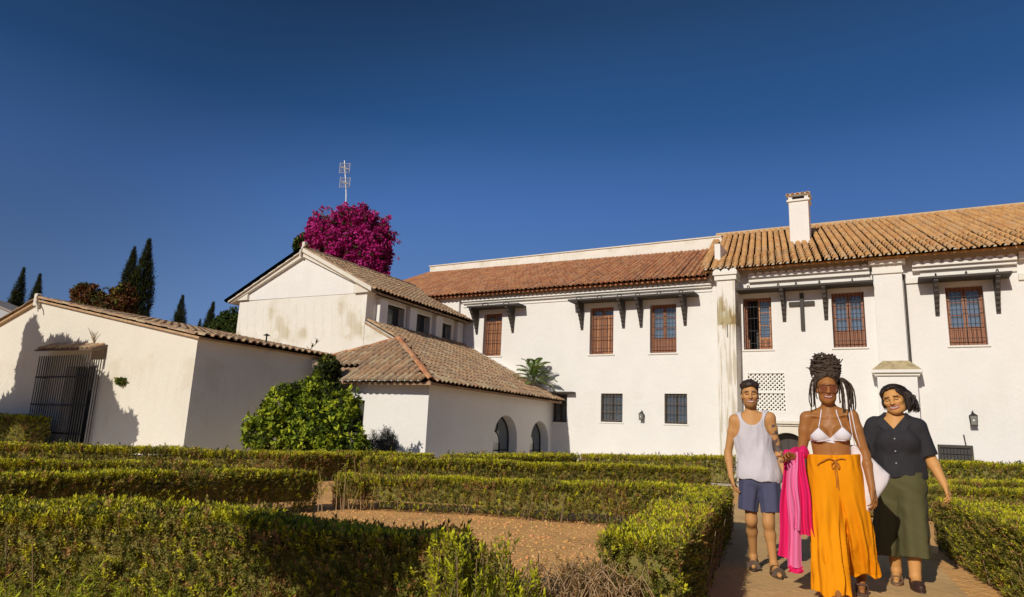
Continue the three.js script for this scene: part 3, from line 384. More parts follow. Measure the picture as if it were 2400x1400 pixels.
const ground = part(scene, 'ground', sheet(260, 260, (u, v) => [warp(u), warp(v) - 6], 0), M([1, 1, 1], .96, { map: soilTex, bumpMap: soilBump, bumpScale: .03 })); ground.userData.kind = 'structure';
const pathDir = [.41, -.912], path = part(scene, 'path', sheet(24, 160, (u, v) => { const s = -3 + v * 26.5, w = (u - .5) * 2.5; return [1.42 + pathDir[0] * (s - 3.5) + w * .912, -3.6 + pathDir[1] * (s - 3.5) + w * .41]; }, .005), M([1, 1, 1], .95, { map: pathTex, bumpMap: soilBump, bumpScale: .014 })); path.userData.kind = 'structure';

const bounceSheet = part(scene, 'bounce_sheet', (() => { const q = [[-18, 19], [-3.2, 19], [-1, 12.5], [4, 9.5], [6.5, 4.2], [20.5, 4.2], [20.5, .02], [-3.3, .02], [-18, 4]].map(([x, z]) => atHouse(x, .006, z)), sh = new THREE.Shape(q.map((p) => new THREE.Vector2(p.x, -p.z))); return new THREE.ShapeGeometry(sh).rotateX(-Math.PI / 2).translate(0, .012, 0); })(), M([1, 1, 1], .95, { map: tex(256, (u, v) => { const k = .8 + .3 * fbm(u * 8, v * 8, 3, 4, 8) + .15 * (noise3(u * 120, v * 120, 5, 120) - .5); return [.74 * k, .62 * k, .46 * k]; }, true, [.4, .4]), bumpMap: soilBump, bumpScale: .01 })); bounceSheet.userData.kind = 'structure';  // unseen pale sheet, added to bounce warm light onto the shaded walls

// ───────── leaves ─────────
function leafQuad(len, w, m) { const g = new THREE.BufferGeometry(), p = [0, 0, 0, w * .5, .0, len * .45, 0, -w * .12, len * .5, -w * .5, 0, len * .45, 0, 0, len]; g.setAttribute('position', new THREE.Float32BufferAttribute(p, 3)); g.setAttribute('uv', new THREE.Float32BufferAttribute([.5, 0, 1, .5, .5, .5, 0, .5, .5, 1], 2)); g.setIndex([0, 1, 2, 0, 2, 3, 1, 4, 2, 2, 4, 3]); g.computeVertexNormals(); return m ? g.applyMatrix4(m) : g; }
const eul = (x, y, z, px, py, pz) => new THREE.Matrix4().makeRotationFromEuler(new THREE.Euler(x, y, z, 'YXZ')).setPosition(px, py, pz);
function sprig(seed, n, len, w, spread, h = 1) { const r = rngOf(seed), gs = [rod(V(0, 0, 0), V(0, h * .9, 0), .02, .012, 3)].map((g) => g.toNonIndexed()); for (let i = 0; i < n; i++) { const t = (i + .4) / n; gs.push(leafQuad(len * rr(.8, 1.2, r), w * rr(.8, 1.2, r), eul(-lerp(.25, 1.1, t) * spread - rr(-.25, .25, r), i * 2.4 + rr(-.4, .4, r), 0, 0, h * (.12 + t * .82), 0)).toNonIndexed()); } return merge(gs); }
function cluster(seed, n, len, w) { const r = rngOf(seed), gs = []; for (let i = 0; i < n; i++) { const y = rr(-1, 1, r), a = rr(0, 6.28, r); gs.push(leafQuad(len * rr(.75, 1.25, r), w * rr(.8, 1.2, r), eul(-y * 1.1, a, rr(-.6, .6, r), rr(-.22, .22, r), rr(-.22, .22, r), rr(-.22, .22, r)))); } return merge(gs); }
const leafMat = (t = .35, rough = .6) => new THREE.MeshPhysicalMaterial({ color: 0xffffff, roughness: rough, side: THREE.DoubleSide, transmission: t, thickness: 0, ior: 1.3, specularIntensity: .5 });
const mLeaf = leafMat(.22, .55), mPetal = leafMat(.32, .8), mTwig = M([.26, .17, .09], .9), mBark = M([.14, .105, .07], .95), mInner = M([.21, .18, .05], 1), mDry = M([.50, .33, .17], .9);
const boxSprig = [1, 2, 3].map((s) => sprig(s, 9, .36, .17, 1)), wideCluster = [4, 5, 6].map((s) => cluster(s, 7, .62, .3)), tuft = [7, 8].map((s) => sprig(s, 10, .42, .09, .5)), roundCluster = [9, 10].map((s) => cluster(s, 7, .5, .42));
const q0 = new THREE.Quaternion(), q1 = new THREE.Quaternion(), UP = V(0, 1, 0);
function place(p, dir, roll, s) { q0.setFromUnitVectors(UP, dir.clone().normalize()); q1.setFromAxisAngle(UP, roll); return new THREE.Matrix4().compose(p, q0.clone().multiply(q1), V(s, s, s)); }
const pick = (r, pal) => { const t = r(); let a = 0; for (const [w, c] of pal) { a += w; if (t < a) { const k = .75 + .5 * r(); return lin(c[0] * k, c[1] * k, c[2] * k); } } const c = pal[pal.length - 1][1]; return lin(...c); };
const DARK = [.060, .068, .014], MID = [.18, .19, .028], OLIVE = [.33, .275, .06], YELLOW_GREEN = [.60, .56, .03], DRY = [.42, .23, .08];
const palHedge = [[.10, DARK], [.32, MID], [.36, OLIVE], [.12, YELLOW_GREEN], [.10, DRY]];

// a clipped hedge: pts = front top edge [x, z, height], growing `thick` metres away from the front, on the side `back`
function hedge(label, pts, thick, o = {}) {
  const r = rngOf(o.seed ?? Math.floor(Math.abs(pts[0][0] * 997 + pts[0][1] * 131)) + 7), h = thing('hedge', label, 'hedge', [pts[0][0], 0, pts[0][1]], 0, o.group), ox = pts[0][0], oz = pts[0][1], side = [], size = o.size ?? .07, dens = (o.dens ?? 1) / (size * size * .19);
  const core = [], twigs = [], shoots = [], sgn = o.flip ? -1 : 1;
  const segs = pts.slice(0, -1).map((a, i) => { const b = pts[i + 1], L = Math.hypot(b[0] - a[0], b[1] - a[1]), d = [(b[0] - a[0]) / L, (b[1] - a[1]) / L]; return { a, b, L, d, n: [d[1] * sgn, -d[0] * sgn] }; });   // n points to the back
  const bump = (x, y, z) => (fbm(x * 2.2 + 50, y * 2.2 + 9, z * 2.2 + 50, 3) - .5) * (o.rough ?? .11);
  const add = (x, y, z, nx, ny, nz, top) => { // one sprig at a point of the hull, leaning out and up
    const b = bump(x, y, z), s = size * rr(.7, 1.5, r) * (top && r() < .12 ? 1.5 : 1), dir = V(nx * rr(.1, .9, r) + rr(-.6, .6, r), ny + rr(.35, 1.1, r), nz * rr(.1, .9, r) + rr(-.6, .6, r)), dp = -rr(.05, 1.3, r) * s * .8 + b;
    const patch = fbm(x * 1.3 + 20, y * 1.6, z * 1.3 + 20, 3), pal = palHedge; if (!top && (o.gap ?? 0) > 0 && y < .2 && r() < o.gap) return;
    let c = pick(r, pal); if (patch > .62 && r() < .55 * (o.dry ?? 1)) c = pick(r, [[.6, DRY], [.4, OLIVE]]);
    const tint = o.tint; if (tint) c.setRGB(c.r * tint[0], c.g * tint[1], c.b * tint[2]);
    side.push([place(V(x + nx * dp - ox, y + ny * dp, z + nz * dp - oz), dir, r() * 6.28, s), c]);
  };
  segs.forEach((g, k) => {
    const { a, b, L, d, n } = g, hh = (t) => lerp(a[2], b[2], t), N = (m) => Math.round(m * dens), near = o.layers ?? 1;
    for (let i = 0; i < N(L * (a[2] + b[2]) / 2 * near); i++) { const t = r(), y = Math.pow(r(), .9) * hh(t) * .99 + .01; add(lerp(a[0], b[0], t), y, lerp(a[1], b[1], t), -n[0], 0, -n[1], y > hh(t) - .06); }
    for (let i = 0; i < N(L * thick * near); i++) { const t = r(), w = r() * thick; add(lerp(a[0], b[0], t) + n[0] * w, hh(t), lerp(a[1], b[1], t) + n[1] * w, 0, 1, 0, true); }
    for (let i = 0; i < N(L * thick * 1.15); i++) { const t = r(), w = r() * thick, x = lerp(a[0], b[0], t) + n[0] * w, z = lerp(a[1], b[1], t) + n[1] * w, y = hh(t); if (fbm(x * 1.7 + 9, 3, z * 1.7 + 40, 3) < .36) continue; shoots.push([place(V(x - ox, y + bump(x, y, z) - size * .4, z - oz), V(rr(-.35, .35, r), 1, rr(-.35, .35, r)), r() * 6.28, size * rr(.9, 1.5, r)), pick(r, [[1, YELLOW_GREEN]])]); }
    for (let i = 0; i < N(L * a[2] * .45); i++) { const t = r(), y = r() * hh(t); add(lerp(a[0], b[0], t) + n[0] * thick, y, lerp(a[1], b[1], t) + n[1] * thick, n[0], 0, n[1], false); }
    if (k === 0 || k === segs.length - 1) for (const e of segs.length === 1 ? [0, 1] : k === 0 ? [0] : [1]) for (let i = 0; i < N(a[2] * thick * near); i++) { const w = r() * thick, y = r() * hh(e), q = e ? b : a; add(q[0] + n[0] * w, y, q[1] + n[1] * w, d[0] * (e ? 1 : -1), 0, d[1] * (e ? 1 : -1), false); }
    const m = Math.max(2, Math.round(L / .35)), at = (t, w, y) => V(lerp(a[0], b[0], t) + n[0] * w - ox, y, lerp(a[1], b[1], t) + n[1] * w - oz), e0 = .06 / L, inn = Math.min(.055, thick * .2);
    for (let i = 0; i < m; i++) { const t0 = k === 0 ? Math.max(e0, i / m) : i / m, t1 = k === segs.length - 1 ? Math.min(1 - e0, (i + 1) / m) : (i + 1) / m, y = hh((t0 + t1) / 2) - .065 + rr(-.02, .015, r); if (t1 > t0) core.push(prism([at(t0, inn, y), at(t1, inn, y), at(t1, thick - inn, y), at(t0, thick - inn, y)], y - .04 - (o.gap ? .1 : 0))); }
    for (let i = 0; i < L * (o.twigs ?? 9); i++) { const t = r(), w = rr(-.02, .1, r), p = at(t, w, 0), y = hh(t) * rr(.3, .95, r); twigs.push(rod(p, V(p.x + rr(-.09, .09, r), y, p.z + rr(-.06, .06, r)), .007, .003, 4)); }
  });
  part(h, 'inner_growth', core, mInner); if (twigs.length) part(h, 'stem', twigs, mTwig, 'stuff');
  for (let k = 0; k < 3; k++) instanced(h, 'foliage', boxSprig[k], mLeaf, side.filter((_, i) => i % 3 === k));
  instanced(h, 'top_shoots', boxSprig[0], mLeaf, shoots);  // bright yellow-green sprigs, set on the hedge top only
  return h;
}
// a crown of leaf clusters: blobs = [x, y, z, rx, ry, rz, count]
function crown(parent, name, geos, mat, blobs, size, pal, seed, o = {}) {
  const r = rngOf(seed), list = [], d = V(0, 0, 0);
  for (const [x, y, z, rx, ry, rz, n] of blobs) for (let i = 0; i < n; i++) {
    d.set(r() * 2 - 1, r() * 2 - 1, r() * 2 - 1); if (d.lengthSq() > 1 || d.lengthSq() < .01) { i--; continue; } const u = d.clone().normalize(), k = lerp(d.length(), 1, o.shell ?? .55) * rr(.86, 1.08, r);
    const p = V(x + u.x * rx * k, y + u.y * ry * k, z + u.z * rz * k), f = fbm(p.x * (o.freq ?? 1.3) + 90, p.y * (o.freq ?? 1.3) + 90, p.z * (o.freq ?? 1.3) + 90, 3); if (f < (o.thin ?? .40)) continue;
    p.addScaledVector(u, (f - .5) * rx * (o.lump ?? .5)); list.push([place(p, V(u.x * .6 + rr(-.8, .8, r), u.y * .5 + (o.rise ?? .3) + rr(-.6, .6, r), u.z * .6 + rr(-.8, .8, r)), r() * 6.28, size * rr(.65, 1.35, r)), pick(r, pal)]);
  }
  geos.forEach((g, k) => instanced(parent, name, g, mat, list.filter((_, i) => i % geos.length === k)));
}
function limbs(parent, base, tips, r0, mat = mBark, seed = 3) { const r = rngOf(seed); part(parent, 'trunk', tips.map((t, i) => tube([base, base.clone().lerp(t, .4).add(V(rr(-.1, .1, r), .1, rr(-.1, .1, r))), t], r0 * (i ? .6 : 1), 8, 6, (u) => 1 - .75 * u)), mat); }

// ───────── the clipped hedges of the garden ─────────
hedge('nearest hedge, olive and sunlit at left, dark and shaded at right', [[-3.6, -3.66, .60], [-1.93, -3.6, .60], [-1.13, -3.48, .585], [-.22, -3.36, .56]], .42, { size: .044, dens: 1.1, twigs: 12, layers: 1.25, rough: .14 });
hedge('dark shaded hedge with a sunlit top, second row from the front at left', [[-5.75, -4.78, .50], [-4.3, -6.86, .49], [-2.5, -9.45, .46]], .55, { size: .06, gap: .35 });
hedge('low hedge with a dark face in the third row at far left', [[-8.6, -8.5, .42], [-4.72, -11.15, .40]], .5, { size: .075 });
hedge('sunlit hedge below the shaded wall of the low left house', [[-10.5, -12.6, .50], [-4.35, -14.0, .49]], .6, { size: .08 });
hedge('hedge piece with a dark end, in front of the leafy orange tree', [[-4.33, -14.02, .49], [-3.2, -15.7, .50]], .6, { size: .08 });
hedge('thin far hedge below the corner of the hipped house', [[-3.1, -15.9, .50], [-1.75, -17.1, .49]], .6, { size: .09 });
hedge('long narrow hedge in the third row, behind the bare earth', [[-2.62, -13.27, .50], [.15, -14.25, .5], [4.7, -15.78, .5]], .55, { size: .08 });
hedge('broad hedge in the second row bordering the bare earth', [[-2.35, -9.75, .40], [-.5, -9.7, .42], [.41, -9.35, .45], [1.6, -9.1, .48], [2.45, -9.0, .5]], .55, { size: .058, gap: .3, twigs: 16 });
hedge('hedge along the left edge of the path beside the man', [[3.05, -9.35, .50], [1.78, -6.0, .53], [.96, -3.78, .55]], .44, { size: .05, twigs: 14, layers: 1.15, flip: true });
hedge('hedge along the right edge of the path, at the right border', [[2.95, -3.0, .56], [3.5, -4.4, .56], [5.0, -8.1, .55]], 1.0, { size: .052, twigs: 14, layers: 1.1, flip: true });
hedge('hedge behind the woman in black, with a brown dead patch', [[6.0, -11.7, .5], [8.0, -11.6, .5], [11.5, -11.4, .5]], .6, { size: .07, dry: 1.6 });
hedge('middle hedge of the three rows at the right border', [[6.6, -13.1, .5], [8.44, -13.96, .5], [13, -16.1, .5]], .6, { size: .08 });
{ const f = (x, h, z) => { const v = atHouse(x, 0, z); return [v.x, v.z, h]; };
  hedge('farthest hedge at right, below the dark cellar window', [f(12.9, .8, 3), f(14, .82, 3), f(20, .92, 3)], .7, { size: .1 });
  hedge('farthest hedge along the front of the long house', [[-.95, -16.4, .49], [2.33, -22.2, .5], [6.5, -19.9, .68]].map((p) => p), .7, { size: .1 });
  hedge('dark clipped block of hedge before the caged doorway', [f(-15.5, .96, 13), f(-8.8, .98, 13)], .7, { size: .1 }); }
// ───────── rough growth at the front ─────────
{ const s = thing('shrub', 'bright green upright shoots at the right end of the nearest hedge', 'shrub', [.0, 0, -3.3]), r = rngOf(5), st = [], lv = [];
  for (let i = 0; i < 190; i++) { const x = rr(-.30, .27, r), z = rr(-.3, .25, r), h = rr(.3, .60, r) * (1 - .5 * Math.max(0, x / .27)), tx = x + rr(-.08, .08, r), tz = z + rr(-.08, .08, r); st.push(rod(V(x, 0, z), V(tx, h, tz), .005, .002, 4)); for (let k = 0; k < 7; k++) { const t = .3 + .7 * (k + r()) / 7; lv.push([place(V(lerp(x, tx, t), h * t, lerp(z, tz, t)), V(rr(-.5, .5, r), 1, rr(-.5, .5, r)), r() * 6.28, rr(.055, .095, r)), pick(r, [[.22, MID], [.18, OLIVE], [.6, [.50, .50, .022]]])]); } }
  part(s, 'stem', st, mTwig, 'stuff'); instanced(s, 'foliage', boxSprig[0], mLeaf, lv); }
{ const s = thing('dry_shrub', 'tangle of dry brown twigs on the bare earth', 'dry shrub', [.42, 0, -3.75]), r = rngOf(15), st = [];
  for (let i = 0; i < 330; i++) { const a = rr(0, 6.28, r), q = rr(.02, .34, r), x = Math.cos(a) * q, z = Math.sin(a) * q * .8, h = rr(.14, .50, r), lx = rr(-.16, .16, r), lz = rr(-.12, .12, r); st.push(tube([V(x, 0, z), V(x + lx * .3, h * .7, z + lz * .4), V(x + lx, h, z + lz), V(x + lx * 1.6, h * rr(.5, .9, r), z + lz * 1.5)], .0026, 6, 3)); }
  part(s, 'twigs', st, mDry, 'stuff'); instanced(s, 'dry_leaves', boxSprig[1], mLeaf, Array.from({ length: 900 }, () => { const a = rr(0, 6.28, r), q = rr(0, .32, r); return [place(V(Math.cos(a) * q, rr(.02, .42, r), Math.sin(a) * q), V(rr(-1, 1, r), 1, rr(-1, 1, r)), r() * 6, rr(.03, .06, r)), pick(r, [[.7, [.30, .19, .09]], [.2, DRY], [.1, OLIVE]])]; })); }
{ const s = thing('weeds', 'bright tufts of weed along the bottom edge at left', 'weeds', [-1.55, 0, -2.55]), r = rngOf(25), lv = [];
  for (let i = 0; i < 900; i++) { const x = rr(-.5, .75, r), z = rr(-.22, .2, r), h = .41 + .10 * fbm(x * 4 + 9, z * 4, 2, 2); lv.push([place(V(x, rr(.1, 1, r) * h, z), V(rr(-.4, .4, r), 1, rr(-.4, .4, r)), r() * 6.28, rr(.05, .1, r)), pick(r, [[.25, MID], [.75, [.40, .44, .02]]])]); }
  instanced(s, 'foliage', tuft[0], mLeaf, lv); s.userData.kind = 'stuff'; delete s.userData.category; s.userData.category = 'weeds'; }
{ const s = thing('sapling', 'sparse twiggy saplings in the gap between the dark hedge and broad hedge', 'sapling', [-2.32, 0, -9.55]), r = rngOf(29), st = [], lv = []; for (let i = 0; i < 13; i++) { const x = rr(-.16, .5, r), z = rr(-.25, .2, r), h = rr(.3, .72, r), tx = x + rr(-.12, .12, r); st.push(rod(V(x, 0, z), V(tx, h, z), .006, .002, 4)); for (let k = 0; k < 9; k++) { const t = .3 + .7 * r(); lv.push([place(V(lerp(x, tx, t) + rr(-.04, .04, r), h * t, z + rr(-.04, .04, r)), V(rr(-.8, .8, r), 1, rr(-.8, .8, r)), r() * 6, rr(.06, .11, r)), pick(r, [[.3, MID], [.4, OLIVE], [.3, YELLOW_GREEN]])]); } } part(s, 'stem', st, mDry, 'stuff'); instanced(s, 'foliage', boxSprig[2], mLeaf, lv); }
{ // clods and fallen leaves on the bare earth
  const r = rngOf(35), cl = [], lf = [], clod = new THREE.DodecahedronGeometry(1, 0); for (let i = 0; i < 1700; i++) { const t = Math.pow(r(), .7), z = -3.4 - 6.2 * t, x = rr(-2.8 + .2 * t, 1.3 + 1.2 * t, r), s = rr(.004, .016, r); cl.push([new THREE.Matrix4().compose(V(x, gh(x, z) + s * .3, z), new THREE.Quaternion().setFromEuler(new THREE.Euler(r() * 6, r() * 6, 0)), V(s * 1.4, s * .8, s)), lin(...[.72, .41, .16].map((v) => v * rr(.75, 1.1, r)))]); }
  for (let i = 0; i < 90; i++) { const z = rr(-9.5, -3.3, r), x = rr(-2.6, 2.3, r); lf.push([place(V(x, gh(x, z) + .008, z), V(rr(-.5, .5, r), 1, rr(-.5, .5, r)), r() * 6, rr(.025, .045, r)), pick(r, [[.5, [.40, .24, .10]], [.5, [.22, .13, .05]]])]); }
  const m = instanced(scene, 'clods', clod, M([1, 1, 1], 1), cl); tag(m, 'small clods of dry earth scattered over the bare ground', 'clods', null, 'stuff'); const l = instanced(scene, 'fallen_leaves', leafQuad(.6, .4, eul(0, 0, 0, 0, 0, 0)), M([1, 1, 1], .95), lf); tag(l, 'brown fallen leaves lying on the bare earth', 'leaves', null, 'stuff'); }

// ───────── trees and plants by the houses ─────────
{ const t = thing('orange_tree', 'round leafy green tree before the shaded wall of the low house', 'tree', [-4.95, 0, -17.2]); t.scale.set(.9, .97, .9);
  limbs(t, V(0, 0, 0), [V(.2, 1.5, 0), V(-.8, 1.6, .2), V(.9, 1.4, .1), V(0, 1.6, -.6)], .09);
  const pal = [[.12, [.04, .06, .012]], [.26, [.10, .15, .015]], [.34, [.24, .31, .022]], [.28, [.42, .47, .03]]];
  crown(t, 'crown', wideCluster, mLeaf, [[-.1, 1.25, .1, .95, .75, .7, 648], [-1.0, 1.0, .2, .62, .62, .6, 504], [-.75, 1.65, .1, .5, .42, .45, 302], [.05, 1.95, .0, .55, .42, .45, 345], [.75, 1.55, .15, .62, .5, .5, 403], [1.15, .95, .25, .52, .62, .5, 403], [.35, .75, .4, .75, .45, .5, 432], [-.6, .62, .3, .75, .42, .5, 374], [-1.45, .85, .1, .28, .4, .3, 115], [1.55, .55, .2, .3, .35, .3, 115]], .2, pal, 51, { thin: .475, lump: 1.2, freq: 2.6, shell: .4, rise: .6 });
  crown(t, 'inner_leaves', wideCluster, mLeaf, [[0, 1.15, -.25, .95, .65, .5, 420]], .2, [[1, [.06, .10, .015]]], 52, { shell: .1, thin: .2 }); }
{ const t = thing('climber', 'dark climbing plant in the corner behind the round tree', 'climber', [-5.42, 0, -20.3]); limbs(t, V(0, 0, 0), [V(.1, 2.2, 0), V(-.2, 2.6, 0)], .05);
  crown(t, 'crown', wideCluster, mLeaf, [[.1, 1.7, 0, .55, .85, .4, 1300], [-.05, 2.6, 0, .42, .55, .35, 700], [-.75, 2.0, 0, .6, .35, .4, 600], [.35, 1.4, .1, .45, .7, .3, 600]], .19, [[.5, DARK], [.4, [.035, .055, .012]], [.1, MID]], 61, { thin: .40, lump: .7, freq: 2 }); }
{ const t = thing('shadow_shrub', 'grey shrub added in place of a shadow at the foot of the white front wall', 'shrub', [-3.55, 0, -19.7]), r = rngOf(3), st = []; for (let i = 0; i < 16; i++) st.push(rod(V(rr(-.25, .25, r), 0, rr(-.1, .1, r)), V(rr(-.42, .42, r), rr(.55, 1.0, r), rr(-.1, .1, r)), .012, .005, 4)); part(t, 'stem', st, mTwig, 'stuff');
  crown(t, 'crown', tuft, mLeaf, [[0, .5, 0, .42, .28, .25, 380], [-.25, .75, 0, .12, .2, .1, 60], [.08, .9, 0, .09, .22, .08, 60], [.32, .72, 0, .1, .2, .1, 60]], .17, [[.5, [.05, .05, .05]], [.5, [.08, .085, .07]]], 65, { thin: .3, rise: 1 }); }  // dark grey plant added to stand in for a shadow on the wall
{ // self-seeded tree of feathery fronds on the low roof
  const b = atHouse(1.5, 2.75, .75), t = thing('feathery_tree', 'small tree of feathery fronds growing above the low mossy roof', 'tree', [b.x, b.y, b.z], TH), r = rngOf(77); part(t, 'trunk', tube([V(0, -.1, 0), V(.03, .3, 0), V(0, .62, 0)], .035, 6, 6), mBark);
  const fr = [0, 1, 2].map((s) => { const gs = [tube([V(0, 0, 0), V(0, .18, .35), V(0, .12, .75), V(0, -.08, 1.0)], .012, 8, 4).toNonIndexed()], c = new THREE.CatmullRomCurve3([V(0, 0, 0), V(0, .18, .35), V(0, .12, .75), V(0, -.08, 1.0)]), q = rngOf(s + 8); for (let i = 2; i < 15; i++) for (const k of [1, -1]) { const p = c.getPoint(i / 15), L = .3 * Math.sin(Math.PI * (i + 1.5) / 18); gs.push(leafQuad(L * rr(.85, 1.1, q), .075, eul(.25, k * 1.2, 0, p.x, p.y, p.z)).toNonIndexed()); } return merge(gs); });
  const pal = [M([.14, .22, .04], .6), M([.21, .28, .05], .6), M([.10, .16, .03], .6)]; for (let i = 0; i < 26; i++) { const f = part(t, 'frond', fr[i % 3], pal[i % 3]), e = i / 26; f.position.set(0, lerp(.3, .66, e), 0); f.rotation.set(lerp(.25, -1.15, e) + rr(-.12, .12, r), i * 2.4 + rr(-.2, .2, r), 0, 'YXZ'); f.scale.setScalar(rr(.72, .95, r)); } }
{ const t = thing('bougainvillea', 'large magenta flowering bougainvillea rising behind the gabled house', 'bougainvillea', [-8.55, 0, -34]); limbs(t, V(0, 0, 0), [V(.1, 10, 0), V(-.9, 10.6, 0), V(1, 10, .2)], .16);
  const pal = [[.36, [.52, .012, .20]], [.28, [.36, .008, .14]], [.20, [.60, .05, .30]], [.08, [.16, .008, .06]], [.08, [.10, .09, .03]]];
  crown(t, 'blossom', roundCluster, mPetal, [[0, 10.9, 0, 1.75, 1.45, 1.3, 4200], [-1.25, 10.95, .2, .95, .75, .8, 1300], [1.1, 10.2, .3, .95, 1.3, .9, 2000], [.2, 9.7, .5, 1.5, .9, .8, 1800], [1.6, 9.1, .4, .5, 1.1, .5, 800], [1.95, 8.5, .4, .3, .6, .3, 200]], .27, pal, 71, { thin: .445, lump: 1.2, freq: 1.7 });
  const r = rngOf(7), sp = [], fl = []; for (let i = 0; i < 120; i++) { const a = rr(0, 6.28, r), el = rr(-.5, 1.35, r), d = V(Math.cos(a) * Math.cos(el), Math.sin(el), Math.sin(a) * Math.cos(el) * .5), p = V(d.x * 1.8, 10.8 + d.y * 1.35, d.z * 1.2), q = p.clone().addScaledVector(d, rr(.35, .8, r)).add(V(0, rr(-.1, .15, r), 0)), e = q.clone().add(V(d.x * .3, -rr(.1, .35, r), 0)); sp.push(tube([p, q, e], .012, 5, 4)); for (let k = 0; k < 5; k++) fl.push([place(p.clone().lerp(q, rr(.3, 1, r)).lerp(e, rr(0, .8, r)), V(rr(-1, 1, r), rr(-1, 1, r), rr(-1, 1, r)), r() * 6, rr(.16, .3, r)), pick(r, pal)]); }
  part(t, 'stem', sp, mTwig, 'stuff'); instanced(t, 'spray', roundCluster[1], mPetal, fl);
  crown(t, 'leaves', wideCluster, mLeaf, [[.2, 10.3, -.2, 1.9, 1.65, 1.3, 1300]], .28, [[.6, [.06, .085, .02]], [.4, [.10, .15, .03]]], 73, { shell: .6, thin: .47 }); }
function cypress(label, x, z, top, rad, seed, lean = 0) {
  const t = thing('cypress', label, 'cypress', [x, 0, z], 0), r = rngOf(seed), list = []; part(t, 'trunk', tube([V(0, 0, 0), V(lean * .3, top * .5, 0), V(lean, top * .96, 0)], rad * .16, 8, 6, (u) => 1 - .85 * u), mBark);
  const n = Math.round(top * 260 * rad + 500); for (let i = 0; i < n; i++) { const u = 1 - Math.pow(r(), 1.0) * .7, y = top * u, a = r() * 6.28, prof = rad * Math.min(1, (1 - u) * 2.75 + .04) * (.55 + .95 * fbm(y * .9 + seed, Math.cos(a) * 1.2 + seed, Math.sin(a) * 1.2, 3)), q = prof * Math.pow(r(), .4); list.push([place(V(lean * u * u + Math.cos(a) * q, y - .25, Math.sin(a) * q), V(Math.cos(a) * .3, 1, Math.sin(a) * .3), r() * 6, rr(.25, .75, r) * (.35 + .65 * Math.min(1, (1 - u) * 4))), pick(r, [[.4, [.035, .05, .014]], [.4, [.07, .085, .022]], [.2, [.12, .13, .03]]])]); }
  tuft.forEach((g, k) => instanced(t, 'crown', g, mLeaf, list.filter((_, i) => i % 2 === k)));
}
cypress('left and shorter of the two tall cypresses that stand together', -26.3, -45.3, 12.95, .66, 3); cypress('tallest cypress, right of a close pair above the left roof', -25.3, -45, 13.5, .78, 5, .12);
cypress('slender cypress at the far left, leftmost of all', -41.0, -55, 13.25, .62, 7, .15); cypress('short slender cypress above the ridge of the low left house', -39.4, -55, 12.8, .62, 9);
cypress('narrow cypress in the gap above the low roof, left of two', -29.8, -60, 12.45, .68, 11); cypress('cypress leaning right above the low roof, beside the green tree', -27.3, -60, 11.95, .72, 13, .35); cypress('tiny cypress tip between two larger ones above the low roof', -28.4, -61, 10.5, .3, 15);
{ const t = thing('copper_tree', 'bushy tree with copper brown leaves beside the cypress pair', 'tree', [-24.6, 0, -40]); limbs(t, V(0, 0, 0), [V(0, 8, 0), V(-1.1, 8.2, 0), V(1.2, 8, 0)], .18); crown(t, 'crown', wideCluster, mLeaf, [[-.85, 8.15, 0, .95, .85, .8, 900], [.4, 7.9, 0, 1.0, .95, .8, 900], [1.35, 8.0, .2, .7, 1.0, .7, 600], [0, 7.4, 0, 1.9, .7, .9, 800]], .32, [[.40, [.13, .055, .02]], [.25, [.20, .08, .03]], [.25, [.06, .06, .018]], [.1, MID]], 81, { thin: .42, lump: .8 }); }
{ const t = thing('green_tree', 'rounded green tree behind the left end of the gabled house', 'tree', [-18.6, 0, -45]); limbs(t, V(0, 0, 0), [V(0, 7.5, 0), V(-.8, 7.4, 0)], .18); crown(t, 'crown', wideCluster, mLeaf, [[.3, 7.7, 0, 1.5, 1.15, 1, 1800], [-.7, 7.3, .1, .8, .8, .8, 900]], .26, [[.3, DARK], [.45, [.04, .075, .014]], [.25, [.07, .11, .02]]], 83, { thin: .36, lump: .5 }); }
{ const t = thing('green_tree', 'dark green clipped treetop behind the peak of the gable', 'tree', [-11.0, 0, -34.6]); limbs(t, V(0, 0, 0), [V(0, 10, 0), V(.2, 10.2, 0)], .12); crown(t, 'crown', wideCluster, mLeaf, [[-.15, 10.5, 0, .5, .62, .5, 900], [.3, 10.45, 0, .5, .62, .5, 900], [.1, 9.9, 0, .65, .6, .5, 700]], .24, [[.3, DARK], [.5, [.03, .06, .012]], [.2, MID]], 85, { thin: .3, lump: .3 }); }
{ const p = atHouse(-10.2, 0, 16.6), t = thing('shade_tree', 'leafy tree just outside the frame that shades the caged doorway', 'tree', [p.x, 0, p.z], TH); limbs(t, V(0, 0, 0), [V(0, 4.2, 0), V(-1.8, 3.2, 0), V(2, 3.0, 0)], .14);
  crown(t, 'crown', wideCluster, mLeaf, [[-2.55, 6.2, 0, .42, .6, .5, 600], [-2.2, 5.4, 0, .8, .9, .7, 1500], [-3.0, 3.6, 0, .95, .6, .6, 900], [-1, 5.2, 0, 1.4, .95, .7, 2200], [-.9, 4.3, 0, 1.9, 1.2, .8, 3800], [.6, 4.8, 0, 1.2, .95, .7, 1700], [1.0, 4.0, 0, 1.6, 1.05, .7, 2600], [2.1, 4.2, 0, .75, .65, .5, 800], [2.6, 3.6, 0, .95, .6, .5, 900], [3.5, 3.35, 0, .75, .36, .4, 420], [.3, 3.6, 0, 2.7, .75, .7, 3200]], .34, [[.4, DARK], [.6, [.04, .07, .014]]], 87, { thin: .30, lump: .5, shell: .2 }); }
